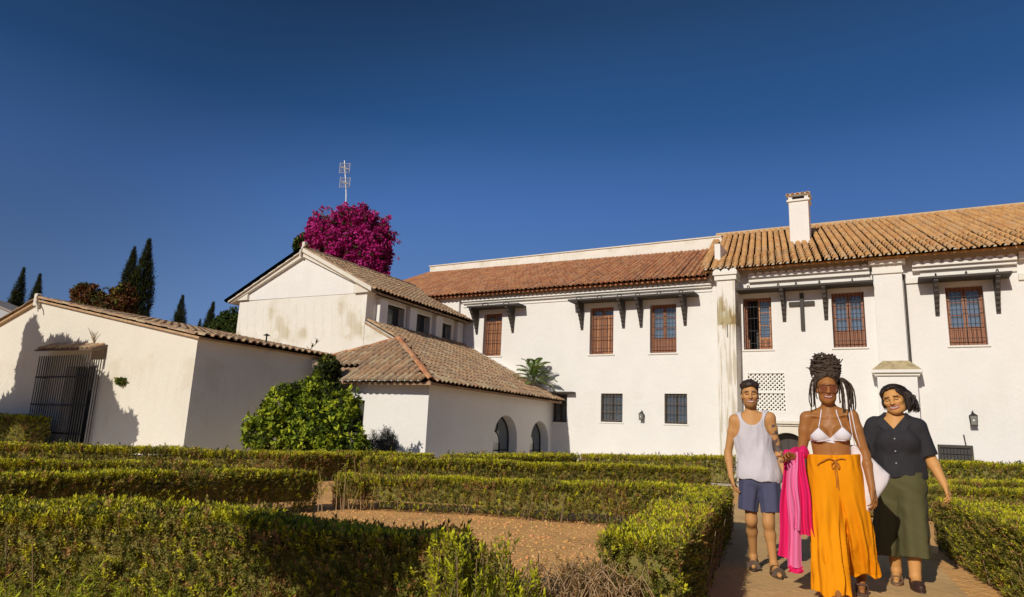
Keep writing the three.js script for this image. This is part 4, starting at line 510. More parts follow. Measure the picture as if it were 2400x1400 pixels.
for (const [label, x, y, z, rx, ry, sd] of [['small tree just outside the frame that shades the right half of the nearest hedge', -2.65, 2.5, -.78, .44, .40, 89]]) { const t = thing('shade_tree', label, 'tree', [x, 0, z]); limbs(t, V(0, 0, 0), [V(0, y - .2, 0), V(.15, y, .1)], .04); crown(t, 'crown', wideCluster, mLeaf, [[0, y, 0, rx, ry, rx, 1300], [.05, y, .05, rx * .65, ry * .65, rx * .65, 700]], .16, [[.5, DARK], [.5, MID]], sd, { thin: .25, lump: .25, shell: .3 }); }
// ───────── small things on and by the houses ─────────
{ const c = thing('cross', 'plain dark cross on the white wall between two barred windows', 'cross', [0, 0, -D0], TH); part(c, 'upright', rbox(10.92, 11.04, 4.86, 6.1, .03, .09, .01), mDarkWood); part(c, 'crossbar', [rbox(10.58, 10.919, 5.68, 5.82, .03, .09, .01), rbox(11.041, 11.36, 5.68, 5.82, .03, .09, .01)], mDarkWood); }
function lantern(label, x, y, s) { const p = atHouse(x, y, .02), l = thing('wall_lantern', label, 'lantern', [p.x, p.y, p.z], TH, 'wall lanterns on the white front'); part(l, 'bracket', [rbox(-.03, .03, -.12, .22, -.015, .01, .006), tube([V(0, .2, 0), V(0, .26, .1), V(0, .2, .16)], .012, 6, 5)], mIron);
  const w = .1, f = []; for (const a of [-1, 1]) for (const b of [-1, 1]) f.push(rod(V(a * w * .8, -.2, .16 + b * w * .8), V(a * w, .1, .16 + b * w), .01, .01, 4)); f.push(rbox(-w, w, -.22, -.195, .16 - w, .16 + w, .006)); part(l, 'cage', f, mIron); part(l, 'cap', new THREE.ConeGeometry(.16, .1, 4, 1).rotateY(Math.PI / 4).translate(0, .15, .16), mIron); part(l, 'glass', new THREE.BoxGeometry(w * 1.7, .28, w * 1.7).translate(0, -.05, .16), M([.22, .21, .18], .2)); part(l, 'lamp', new THREE.SphereGeometry(.035, 8, 6).translate(0, -.06, .165 + w * .88), M([.8, .78, .7], .3)); l.scale.setScalar(s); }
lantern('lantern on the wall between the two small ground floor windows', 5.56, 2.0, .72); lantern('lantern on the wall above the cellar window at right', 15.36, 2.13, .9);
{ const pg = (s) => new THREE.LatheGeometry([[0, 0], [.11, 0], [.12, .02], [.165, .27], [.185, .28], [.185, .33], [.165, .33], [.15, .29], [0, .27]].map((p) => new THREE.Vector2(p[0] * s, p[1] * s)), 20);
  const a = thing('terracotta_pot', 'orange terracotta pot standing by the shaded white wall', 'pot', [-1.72, .1, -17.7]); part(a, 'pot', pg(1.05), M([.52, .17, .07], .85)); part(a, 'foot', new THREE.CylinderGeometry(.16, .17, .1, 14).translate(0, -.05, 0), M([.5, .45, .38], .9));
  const b = thing('terracotta_pot', 'low dark pot to the right of the orange pot', 'pot', [-1.36, .12, -18.0]); part(b, 'pot', pg(1.0), M([.06, .045, .035], .85)); part(b, 'foot', new THREE.CylinderGeometry(.16, .17, .12, 14).translate(0, -.06, 0), M([.2, .17, .14], .9)); }
{ const a = thing('tv_antenna', 'tall aerial mast with two grid antennas above the bougainvillea', 'antenna', [-9.0, 0, -33.6]); part(a, 'mast', tube([V(0, 0, 0), V(0, 8, 0), V(.12, 12.6, 0), V(-.18, 15.0, 0)], .035, 24, 6), M([.6, .6, .6], .4, { metalness: .6 }));
  const mA = M([.50, .46, .40], .45, { metalness: .4 }), ra = (y, x) => { const g = []; for (const s of [-1, 1]) { g.push(rod(V(x + s * .26, y - .3, .1), V(x + s * .26, y + .3, .1), .012), rod(V(x - .26, y + s * .26, .1), V(x + .26, y + s * .26, .1), .008)); } for (let i = -3; i <= 3; i++) g.push(rod(V(x - .26, y + i * .08, .1), V(x + .26, y + i * .08, .1), .006)); g.push(rod(V(x - .2, y + .2, -.25), V(x + .2, y - .2, .5), .02)); for (let i = 0; i < 6; i++) { const t = i / 5; g.push(rod(V(x - .2 + .4 * t - .15, y + .2 - .4 * t, -.25 + .75 * t), V(x - .2 + .4 * t + .15, y + .2 - .4 * t, -.25 + .75 * t), .008)); } return g; };
  part(a, 'upper_aerial', ra(14.55, -.1), mA); part(a, 'lower_aerial', ra(13.75, -.02), mA); }
{ const h = thing('far_house', 'house end far away with its shade painted grey blue at the left border', 'house', [-39.6, 0, -50]); part(h, 'wall', metricUV(extrude([[-6, 0], [2.1, 0], [2.1, 8.6], [-1.6, 9.9], [-6, 8.6]], 5).translate(0, 0, -5)), M([.42, .44, .47], .9)); part(h, 'roof', [prism([V(-1.6, 10.05, .2), V(2.5, 8.6, .2), V(2.5, 8.6, -5), V(-1.6, 10.05, -5)], .15), prism([V(-6.3, 8.55, .2), V(-1.6, 10.05, .2), V(-1.6, 10.05, -5), V(-6.3, 8.55, -5)], .15)], M([.3, .27, .25], .9)); part(h, 'window', rbox(.2, 1.2, 6.2, 7.6, -.02, .03, .01), M([.05, .06, .07], .3)); }  // the wall's shade is put into its grey blue colour
{ const p = atHouse(-8.45, 3.5, 11.62), t = thing('wall_plant', 'sprig of weed rooted in the wall above the caged doorway hood', 'plant', [p.x, p.y - .1, p.z], TH), r = rngOf(4); part(t, 'stem', [0, 1, 2, 3, 4].map((i) => tube([V(0, 0, 0), V(-.1 + i * .05, .2, .05), V(-.3 + i * .14, rr(.3, .5, r), .08)], .01, 5, 4)), mTwig);
  const q = atHouse(-6.6, 2.2, 11.62), u = thing('wall_plant', 'small green plant rooted in the sunlit wall beside the shadow', 'plant', [q.x, q.y, q.z], TH); crown(u, 'leaves', wideCluster, mLeaf, [[0, 0, .06, .24, .1, .08, 40]], .17, [[.5, MID], [.5, [.07, .11, .02]]], 9, { thin: .2 }); part(u, 'stem', [rod(V(-.25, -.03, .02), V(.1, .02, .05), .008), rod(V(0, 0, .05), V(.3, .02, .06), .006)], mTwig); }
{ const p = atHouse(-3.3, 3.5, 7.6), t = thing('roof_weed', 'dry weed leaning from the low roof before the stained wall', 'weed', [p.x, p.y, p.z], TH); part(t, 'stem', tube([V(-.15, -.1, 0), V(.1, .12, 0), V(.45, .38, 0)], .014, 8, 4), mTwig); part(t, 'leaf', [0, 1, 2, 3, 4].map((i) => leafQuad(.2, .07, eul(-.9, i % 2 ? 1.2 : -1.2, 0, .05 + i * .085, .08 + i * .07, 0))), M([.06, .055, .03], .8)); }
{ const p = atHouse(-3.35, 3.52, 9.3), t = thing('vent_pipe', 'small capped pipe on the eave of the low left house', 'pipe', [p.x, p.y, p.z], TH); part(t, 'pipe', rod(V(0, -.1, 0), V(0, .3, 0), .025), mIron); part(t, 'cap', new THREE.ConeGeometry(.11, .07, 10).translate(0, .33, 0), mIron); }
// ───────── people: one skinned surface per body, clothes and hair as its children ─────────
const smin = (a, b, k) => { const h = Math.max(k - Math.abs(a - b), 0) / k; return Math.min(a, b) - h * h * k * .25; };
const smax = (a, b, k) => -smin(-a, -b, k);
function cap(p, a, b, ra, rb) { const bx = b[0] - a[0], by = b[1] - a[1], bz = b[2] - a[2], px = p[0] - a[0], py = p[1] - a[1], pz = p[2] - a[2], t = clamp((px * bx + py * by + pz * bz) / (bx * bx + by * by + bz * bz + 1e-9), 0, 1), dx = px - bx * t, dy = py - by * t, dz = pz - bz * t; return Math.sqrt(dx * dx + dy * dy + dz * dz) - (ra + (rb - ra) * t); }
function ell(p, c, r) { const x = (p[0] - c[0]) / r[0], y = (p[1] - c[1]) / r[1], z = (p[2] - c[2]) / r[2], k = Math.sqrt(x * x + y * y + z * z), q = Math.hypot(x / r[0], y / r[1], z / r[2]); return k < 1e-4 ? -Math.min(...r) : k * (k - 1) / q; }
// surface nets over a box; returns a geometry with smooth normals from the field
function nets(f, lo, hi, cell, colour) {
  const n = [0, 1, 2].map((i) => Math.ceil((hi[i] - lo[i]) / cell) + 1), [nx, ny, nz] = n, F = new Float32Array(nx * ny * nz), id = (i, j, k) => i + nx * (j + ny * k), p = [0, 0, 0];
  for (let k = 0; k < nz; k++) for (let j = 0; j < ny; j++) for (let i = 0; i < nx; i++) { p[0] = lo[0] + i * cell; p[1] = lo[1] + j * cell; p[2] = lo[2] + k * cell; F[id(i, j, k)] = f(p); }
  const vid = new Int32Array(nx * ny * nz).fill(-1), pos = [], ix = [], E = [[0, 1], [0, 2], [0, 4], [1, 3], [1, 5], [2, 3], [2, 6], [3, 7], [4, 5], [4, 6], [5, 7], [6, 7]];
  for (let k = 0; k < nz - 1; k++) for (let j = 0; j < ny - 1; j++) for (let i = 0; i < nx - 1; i++) {
    const c = []; let m = 0; for (let q = 0; q < 8; q++) { const v = F[id(i + (q & 1), j + (q >> 1 & 1), k + (q >> 2))]; c.push(v); if (v < 0) m |= 1 << q; } if (m === 0 || m === 255) continue;
    let x = 0, y = 0, z = 0, s = 0; for (const [a, b] of E) if ((m >> a & 1) !== (m >> b & 1)) { const t = c[a] / (c[a] - c[b]); x += lerp(a & 1, b & 1, t); y += lerp(a >> 1 & 1, b >> 1 & 1, t); z += lerp(a >> 2, b >> 2, t); s++; }
    vid[id(i, j, k)] = pos.length / 3; pos.push(lo[0] + (i + x / s) * cell, lo[1] + (j + y / s) * cell, lo[2] + (k + z / s) * cell);
  }
  const quad = (a, b, c, d, flip) => { if (a < 0 || b < 0 || c < 0 || d < 0) return; flip ? ix.push(a, c, b, a, d, c) : ix.push(a, b, c, a, c, d); };
  for (let k = 1; k < nz - 1; k++) for (let j = 1; j < ny - 1; j++) for (let i = 1; i < nx - 1; i++) { const v = F[id(i, j, k)] < 0;
    if (v !== F[id(i + 1, j, k)] < 0) quad(vid[id(i, j - 1, k - 1)], vid[id(i, j, k - 1)], vid[id(i, j, k)], vid[id(i, j - 1, k)], !v);
    if (v !== F[id(i, j + 1, k)] < 0) quad(vid[id(i - 1, j, k - 1)], vid[id(i - 1, j, k)], vid[id(i, j, k)], vid[id(i, j, k - 1)], !v);
    if (v !== F[id(i, j, k + 1)] < 0) quad(vid[id(i - 1, j - 1, k)], vid[id(i, j - 1, k)], vid[id(i, j, k)], vid[id(i - 1, j, k)], !v); }
  const N = new Float32Array(pos.length), e = cell * .5, q = [0, 0, 0]; for (let i = 0; i < pos.length; i += 3) { let gx, gy, gz; q[0] = pos[i]; q[1] = pos[i + 1]; q[2] = pos[i + 2]; const g = [0, 0, 0]; for (let a = 0; a < 3; a++) { const o = q[a]; q[a] = o + e; const u = f(q); q[a] = o - e; g[a] = u - f(q); q[a] = o; } const l = Math.hypot(...g) || 1; N[i] = g[0] / l; N[i + 1] = g[1] / l; N[i + 2] = g[2] / l; }
  const g = new THREE.BufferGeometry(); g.setAttribute('position', new THREE.Float32BufferAttribute(pos, 3)); g.setAttribute('normal', new THREE.BufferAttribute(N, 3)); g.setIndex(ix);
  if (colour) { const c = new Float32Array(pos.length); for (let i = 0; i < pos.length; i += 3) c.set(colour([pos[i], pos[i + 1], pos[i + 2]]), i); g.setAttribute('color', new THREE.BufferAttribute(c, 3)); }
  return g;
}
const mid = (a, b, t) => a.map((x, i) => lerp(x, b[i], t));
// head in its own frame: origin at the middle of the head, face to +z; returns field, colour and frame
function makeHead(o) {
  const { at, yaw, pitch, roll, s = 1 } = o, m = new THREE.Matrix4().makeRotationFromEuler(new THREE.Euler(pitch, yaw, roll, 'YXZ')).setPosition(...at), inv = m.clone().invert(), E = inv.elements, wide = o.wide ?? 1;
  const loc = (p) => [(E[0] * p[0] + E[4] * p[1] + E[8] * p[2] + E[12]) / s, (E[1] * p[0] + E[5] * p[1] + E[9] * p[2] + E[13]) / s, (E[2] * p[0] + E[6] * p[1] + E[10] * p[2] + E[14]) / s];
  const h = (p0) => { // p in head space, metres; head is about .155 wide, .235 tall
    const p = [p0[0] / wide, p0[1], p0[2]], ax = Math.abs(p[0]), q = [ax, p[1], p[2]];
    let d = ell(p, [0, .035, -.012], [.074, .085, .094]);
    d = smin(d, ell(p, [0, -.035, .022], [.060, .082, .066]), .04);                      // face
    d = smin(d, ell(p, [0, -.092, .048], [.030, .024, .030]), .035);                     // chin
    d = smin(d, ell(q, [.040, -.068, .006], [.022, .032, .040]), .03);                   // jaw corner
    d = smin(d, ell(q, [.040, -.022 + (o.smile ?? 0) * .006, .058], [.025, .020, .024]), .025);   // cheek
    d = smin(d, ell(q, [.032, .024, .074], [.030, .011, .016]), .018);                   // brow
    d = smax(d, -ell(q, [.032, .002, .092], [.021, .012, .020]), .014);                  // eye socket
    d = smin(d, ell(q, [.031, .001, .070], [.0155, .0115, .0135]), .006);                // eyelids
    d = smin(d, cap(p, [0, .018, .083], [0, -.028, .103], .0085, .0135), .012);          // nose
    d = smin(d, ell(q, [.0125, -.030, .091], [.0095, .0085, .011]), .008);               // nostril wings
    const w = .026 + (o.smile ?? 0) * .008, curve = (o.smile ?? 0) * 8 * p[0] * p[0];
    d = smin(d, ell(p, [0, -.0535 + curve, .080], [w, .0068, .014]), .007);              // upper lip
    d = smin(d, ell(p, [0, -.0705 + curve, .077], [w * .86, .0075, .014]), .008);        // lower lip
    if (o.smile) d = smax(d, -ell(p, [0, -.062 + curve, .096], [w * .95, .0062, .020]), .003);
    d = smin(d, ell(q, [.074, -.005, -.012], [.009, .030, .018]), .006);                 // ears
    return d * Math.min(1, wide) * s;
  };
  const col = (p0) => {
    const p = loc(p0), x = p[0] / wide, ax = Math.abs(x), y = p[1], z = p[2], c = [...o.skin], curve = (o.smile ?? 0) * 8 * x * x, set = (k) => { c[0] = k[0]; c[1] = k[1]; c[2] = k[2]; };
    if (z > .05) {
      const w = .028 + (o.smile ?? 0) * .008; if (o.smile && ax < w * .84 && Math.abs(y + .061 - curve) < .0058 * (1 - .5 * Math.pow(ax / w, 2))) return o.teeth ?? [.66, .60, .54];
      if (ax < w && (Math.abs(y + .0525 - curve) < .0060 || Math.abs(y + .0715 - curve) < .0085)) return o.lip;
      if (ax > .012 && ax < .052 && Math.abs(y - .0275 + (ax - .03) * .12) < .0062 && z > .055) return o.brow;
      if (ax > .016 && ax < .047 && Math.abs(y - .001) < (o.squint ? .0036 : .0052)) return ax > .024 && ax < .038 ? [.02, .012, .008] : o.squint ? [.05, .03, .02] : [.6, .55, .5];
      if (ax < .011 && ax > .005 && Math.abs(y + .037) < .003) return c.map((v) => v * .25);
    }
    if (o.beard && y < -.035 && z > -.02 && z < .12) { const k = o.beard * sstep(-y, .03, .07) * (ax < .012 && y > -.05 ? .3 : 1); return c.map((v) => v * (1 - k)); }
    return c;
  };
  return { f: (p) => h(loc(p)), col, loc, m, at, s };
}
// a hand: wrist, direction of the fingers, palm normal (towards which fingers curl), thumb side
function handField(o) {
  const d = V(...o.dir).normalize(), n = V(...o.palm); n.addScaledVector(d, -n.dot(d)).normalize(); const t = d.clone().cross(n).multiplyScalar(o.thumb).normalize(), w = V(...o.at), s = o.s ?? 1, P = (a, b, c) => { const q = w.clone().addScaledVector(d, a * s).addScaledVector(t, b * s).addScaledVector(n, c * s); return [q.x, q.y, q.z]; };
  const bones = [], curl = o.curl ?? .5; [[.030, .072, .0085], [.010, .080, .009], [-.011, .074, .0085], [-.029, .058, .0075]].forEach(([b, L, r], i) => { let a = .088 - Math.abs(b) * .25, c = 0, ang = curl * (.35 + .1 * i) * (o.point && i === 0 ? .1 : 1), pt = P(a, b, c); for (const [k, kr] of [[.45, 1], [.32, .92], [.23, .84]]) { a += Math.cos(ang) * L * k; c += Math.sin(ang) * L * k; b += b * .02; const q = P(a, b, c); bones.push([pt, q, r * s * kr, r * s * kr * .9]); pt = q; ang += curl * .75 * (o.point && i === 0 ? .1 : 1); } });
  const t1 = P(.030, .030, .008), t2 = P(.062, .052, .020), t3 = P(.088, .054, .032); bones.push([t1, t2, .0125 * s, .0105 * s], [t2, t3, .0105 * s, .0085 * s]);
  const palm = [[P(.006, .012, 0), P(.078, .026, 0), .017 * s, .0125 * s], [P(.006, -.008, 0), P(.082, -.006, 0), .017 * s, .013 * s], [P(.008, -.014, 0), P(.072, -.028, 0), .015 * s, .0115 * s], [P(.02, .016, .006), P(.045, .034, .010), .016 * s, .013 * s]];
  const f = (p) => { let a = 1; for (const b of palm) a = smin(a, cap(p, ...b), .014); let g = 1; for (const b of bones) g = Math.min(g, cap(p, ...b)); return smin(a, g, .006); };
  const c = P(.07, 0, .02), R0 = .145 * s; return { f, lo: c.map((v) => v - R0), hi: c.map((v) => v + R0), tip: P };
}
function armField(a) { const m1 = mid(a.sh, a.el, .35), m2 = mid(a.el, a.wr, .28); return (p) => { let d = smin(cap(p, a.sh, m1, a.r[0], a.r[0] * .94), cap(p, m1, a.el, a.r[0] * .94, a.r[1]), .02); d = smin(d, cap(p, a.el, m2, a.r[1], a.r[1] * 1.04), .02); return smin(d, cap(p, m2, a.wr, a.r[1] * 1.04, a.r[2]), .02); }; }
function legField(l) { const c = mid(l.kn, l.an, .3); c[2] -= .022; return (p) => { let d = cap(p, l.hip, l.kn, l.r[0], l.r[1]); d = smin(d, ell(p, [l.kn[0], l.kn[1], l.kn[2] + .010], [l.r[1] * .74, l.r[1] * 1.1, l.r[1] * .82]), .03); d = smin(d, cap(p, l.kn, c, l.r[1] * .95, l.r[2]), .03); d = smin(d, cap(p, c, l.an, l.r[2], l.r[3]), .03); d = smin(d, cap(p, [l.an[0], l.an[1] - .035, l.an[2] - .035], [l.toe[0], l.toe[1], l.toe[2]], .036, .022), .03); return smin(d, cap(p, [l.an[0], l.an[1], l.an[2]], mid(l.an, l.toe, .55), .036, .026), .025); }; }
const skinMat = (rough) => new THREE.MeshPhysicalMaterial({ color: 0xffffff, vertexColors: true, roughness: rough, specularIntensity: .45, side: THREE.DoubleSide, bumpMap: null, sheen: .08, sheenColor: lin(.5, .3, .2), sheenRoughness: .5 });
function person(label, pos, turn) { return thing('person', label, 'person', pos, turn); }
const clothTex = tex(256, (u, v) => { const a = Math.sin(u * 256 * Math.PI) * .5 + .5, b = Math.sin(v * 256 * Math.PI) * .5 + .5; return [a * b, 0, 0]; }, false, [20, 20]);
const mCloth = (c, o = {}) => new THREE.MeshPhysicalMaterial({ color: lin(...c), roughness: .88, side: THREE.DoubleSide, sheen: .3, sheenColor: lin(...c.map((v) => Math.min(1, v * 1.2 + .02))), sheenRoughness: .6, ...o });
const fold = (p, fx, fy, fz, s) => (fbm(p[0] * fx + s, p[1] * fy + s, p[2] * fz + s, 3) - .5);
// straps, hems and bands: flat ribbon along points
const ribbon = (pts, w, t = .004) => { const c = new THREE.CatmullRomCurve3(pts.map((p) => V(...p))), sh = new THREE.Shape([[-t, -w], [t, -w], [t, w], [-t, w]].map((p) => new THREE.Vector2(...p))); return new THREE.ExtrudeGeometry(sh, { steps: 20, extrudePath: c, bevelEnabled: false }); };

// ── the man ──
{
  const P = person('young man in a pale tank top and navy shorts', [2.372, 0, -6.32], -20.57 * Math.PI / 180), skin = [.56, .28, .105];
  const head = makeHead({ at: [-.108, 1.565, .02], yaw: .06, pitch: -.02, roll: .03, s: 1.0, wide: .95, skin, lip: [.42, .15, .09], brow: [.05, .028, .018], smile: .8, squint: true, beard: .32 });
  const aL = armField({ sh: [-.255, 1.335, -.01], el: [-.318, 1.03, -.05], wr: [-.292, .815, .03], r: [.042, .034, .022] }), aR = armField({ sh: [.062, 1.365, -.01], el: [.118, 1.085, -.05], wr: [.165, .885, .06], r: [.042, .034, .022] });
  const lL = legField({ hip: [-.125, .80, -.03], kn: [-.128, .44, -.05], an: [-.122, .10, -.24], toe: [-.12, .03, -.10], r: [.078, .048, .046, .031] }), lR = legField({ hip: [.035, .80, 0], kn: [.018, .44, .06], an: [.052, .085, .05], toe: [.095, .028, .215], r: [.078, .048, .046, .031] });
  const torso = (p) => { let d = ell(p, [-.095, 1.215, -.015], [.152, .19, .098]); d = smin(d, ell(p, [-.06, .97, -.01], [.132, .2, .088]), .08); d = smin(d, ell(p, [-.045, .82, -.02], [.145, .11, .1]), .06); d = smin(d, cap(p, [-.245, 1.335, -.02], [.055, 1.365, -.02], .052, .052), .06); return smin(d, cap(p, [-.1, 1.30, -.03], [-.106, 1.36, -.025], .085, .06), .06); };
  const neck = (p) => cap(p, [-.1, 1.33, -.03], [-.107, 1.50, 0], .053, .05);
  const body = (p) => { let d = smin(torso(p), neck(p), .03); d = smin(d, aL(p), .03); d = smin(d, aR(p), .03); d = smin(d, Math.min(lL(p), lR(p)), .03); return d; };
  const hL = handField({ at: [-.292, .815, .03], dir: [.28, -1, .12], palm: [.9, .2, -.2], thumb: -1, curl: .45 }), hR = handField({ at: [.165, .885, .06], dir: [.15, -1, .2], palm: [-.9, 0, -.2], thumb: 1, curl: .6 });
  const bodyCol = (p) => { const k = .96 + .12 * fold(p, 9, 9, 9, 3); const c = skin.map((v) => v * k); if (p[0] > .07 && p[1] < 1.30 && p[1] > .93 && fbm(p[0] * 34, p[1] * 26, p[2] * 34, 2) > .5) return [.12, .085, .07]; return c; };   // inked sleeve on one arm
  part(P, 'body', mergeGeometries([nets(body, [-.40, -.02, -.34], [.24, 1.50, .28], .0115, bodyCol), nets((p) => smin(head.f(p), neck(p), .02), [-.225, 1.41, -.12], [.01, 1.71, .17], .0045, head.col), nets((p) => smin(hL.f(p), aL(p), .012), hL.lo, hL.hi, .005, () => skin), nets((p) => smin(hR.f(p), aR(p), .012), hR.lo, hR.hi, .005, () => skin)]), skinMat(.55));
  part(P, 'hair', nets((p) => { const q = head.loc(p), n = fold(q, 60, 40, 60, 4) * .022 + fold(q, 24, 18, 24, 9) * .02; let d = head.f(p) - .004 - n * .8 - .026 * sstep(q[1], .055, .10); const ax = Math.abs(q[0]), line = q[2] > .03 ? .072 + .010 * Math.sin(q[0] * 60 + 1) - (ax > .05 ? (ax - .05) * 1.2 : 0) : q[2] > -.015 ? lerp(-.005, .06, sstep(q[2], -.01, .03)) : -.065; return smax(d, line - q[1], .008); }, [-.24, 1.46, -.16], [.03, 1.75, .17], .005), M([.035, .020, .012], .6));
  { const r = rngOf(31), gs = [], T = (x, y, z) => V(x, y, z).applyMatrix4(head.m); for (let i = 0; i < 230; i++) { const a = rr(0, 6.28, r), e = rr(.25, 1.5, r), c = Math.cos(e), x = Math.cos(a) * c * .076, y = .035 + Math.sin(e) * .088, z = -.012 + Math.sin(a) * c * .096; if (z > .05 && y < .085) continue; const k = rr(1.08, 1.24, r); gs.push(tube([T(x, y, z), T(x * 1.08 + .006, y * 1.1, z * 1.08 + .006), T(x * k + rr(-.012, .02, r), y * (1.06 + .1 * r()), z * k + rr(-.01, .014, r))], .0045, 4, 3, (t) => 1 - .7 * t)); } part(P, 'hair', gs, M([.04, .023, .014], .6)); }
  const topF = (p) => { const y = p[1], w = fold(p, 8, 3.0, 8, 12) * .05 + fold(p, 24, 9, 24, 5) * .012 + Math.sin((p[0] - p[1] * .35) * 46) * .0035 * sstep(1.25 - y, 0, .3); let d = torso(p) - .012 - .030 * sstep(1.15 - y, 0, .3) - w; d = smin(d, ell(p, [-.045, .83, -.015], [.186, .14, .132]), .03); const hem = .795 - .09 * (p[0] + .045); d = smax(d, hem - y + .008 * Math.sin(p[0] * 40), .006);
    d = smax(d, -ell(p, [-.098, 1.415, .09], [.098, .125, .2]), .006); d = smax(d, -ell(p, [-.305, 1.29, -.01], [.105, .135, .3]), .006); d = smax(d, -ell(p, [.115, 1.315, -.01], [.105, .135, .3]), .006); return smax(d, -ell(p, [-.1, 1.44, -.05], [.095, .075, .14]), .006); };
  part(P, 'tank_top', nets(topF, [-.33, .74, -.2], [.22, 1.46, .2], .008), mCloth([.60, .56, .60]));
  const sh = (x0, z0, x1, z1, r0, r1) => (p) => { const t = clamp((.86 - p[1]) / .32, 0, 1), x = lerp(x0, x1, t), z = lerp(z0, z1, t); return (Math.hypot((p[0] - x), (p[2] - z) * .95) - lerp(r0, r1, t) - fold(p, 9, 5, 9, 30) * .022 - .004 * Math.sin(Math.atan2(p[2] - z, p[0] - x) * 7)) * .85; };
  const s1 = sh(-.115, -.015, -.152, -.03, .105, .086), s2 = sh(.022, -.01, .044, .03, .105, .088);
  part(P, 'shorts', nets((p) => { let d = smin(s1(p), s2(p), .006); d = smin(d, ell(p, [-.045, .80, -.015], [.168, .10, .118]), .03); d = smax(d, p[1] - .84, .006); return smax(d, .525 + .02 * Math.sin(p[0] * 22) * .4 - p[1], .005); }, [-.3, .49, -.2], [.22, .93, .2], .008), mCloth([.070, .072, .135]));
  for (const [n, l] of [['sandal', { an: [-.122, .10, -.24], toe: [-.12, .03, -.10] }], ['sandal', { an: [.052, .085, .05], toe: [.095, .028, .215] }]]) { const a = V(...l.an), t = V(...l.toe), d = t.clone().sub(a).setY(0).normalize(), sd = V(d.z, 0, -d.x), pt = (f, s, y) => { const q = a.clone().addScaledVector(d, f).addScaledVector(sd, s); q.y = y; return [q.x, q.y, q.z]; }, ly = Math.min(0, l.an[1] - .10), tl = t.y - .03; const sole = nets((p) => { const q = V(...p).sub(a), f = q.dot(d), s = q.dot(sd); return smax(Math.hypot(s / .042, (f - .075) / .145) * .042 - .042, Math.abs(p[1] - .008 - Math.max(0, f - .12) * .0) - .009, .006); }, [a.x - .16, -.02, a.z - .12], [a.x + .2, .04, a.z + .26], .007); part(P, n, [sole.deleteAttribute('uv') && sole, ...[].concat(ribbon([pt(.15, -.045, .015), pt(.145, -.03, .055), pt(.14, .0, .068), pt(.145, .03, .055), pt(.15, .045, .015)], .018), ribbon([pt(.02, -.042, .02), pt(.05, -.036, .075), pt(.06, 0, .092), pt(.05, .036, .075), pt(.02, .042, .02)], .011)).map((g) => { g.deleteAttribute('uv'); return g; })], M([.085, .05, .03], .7)); }
}
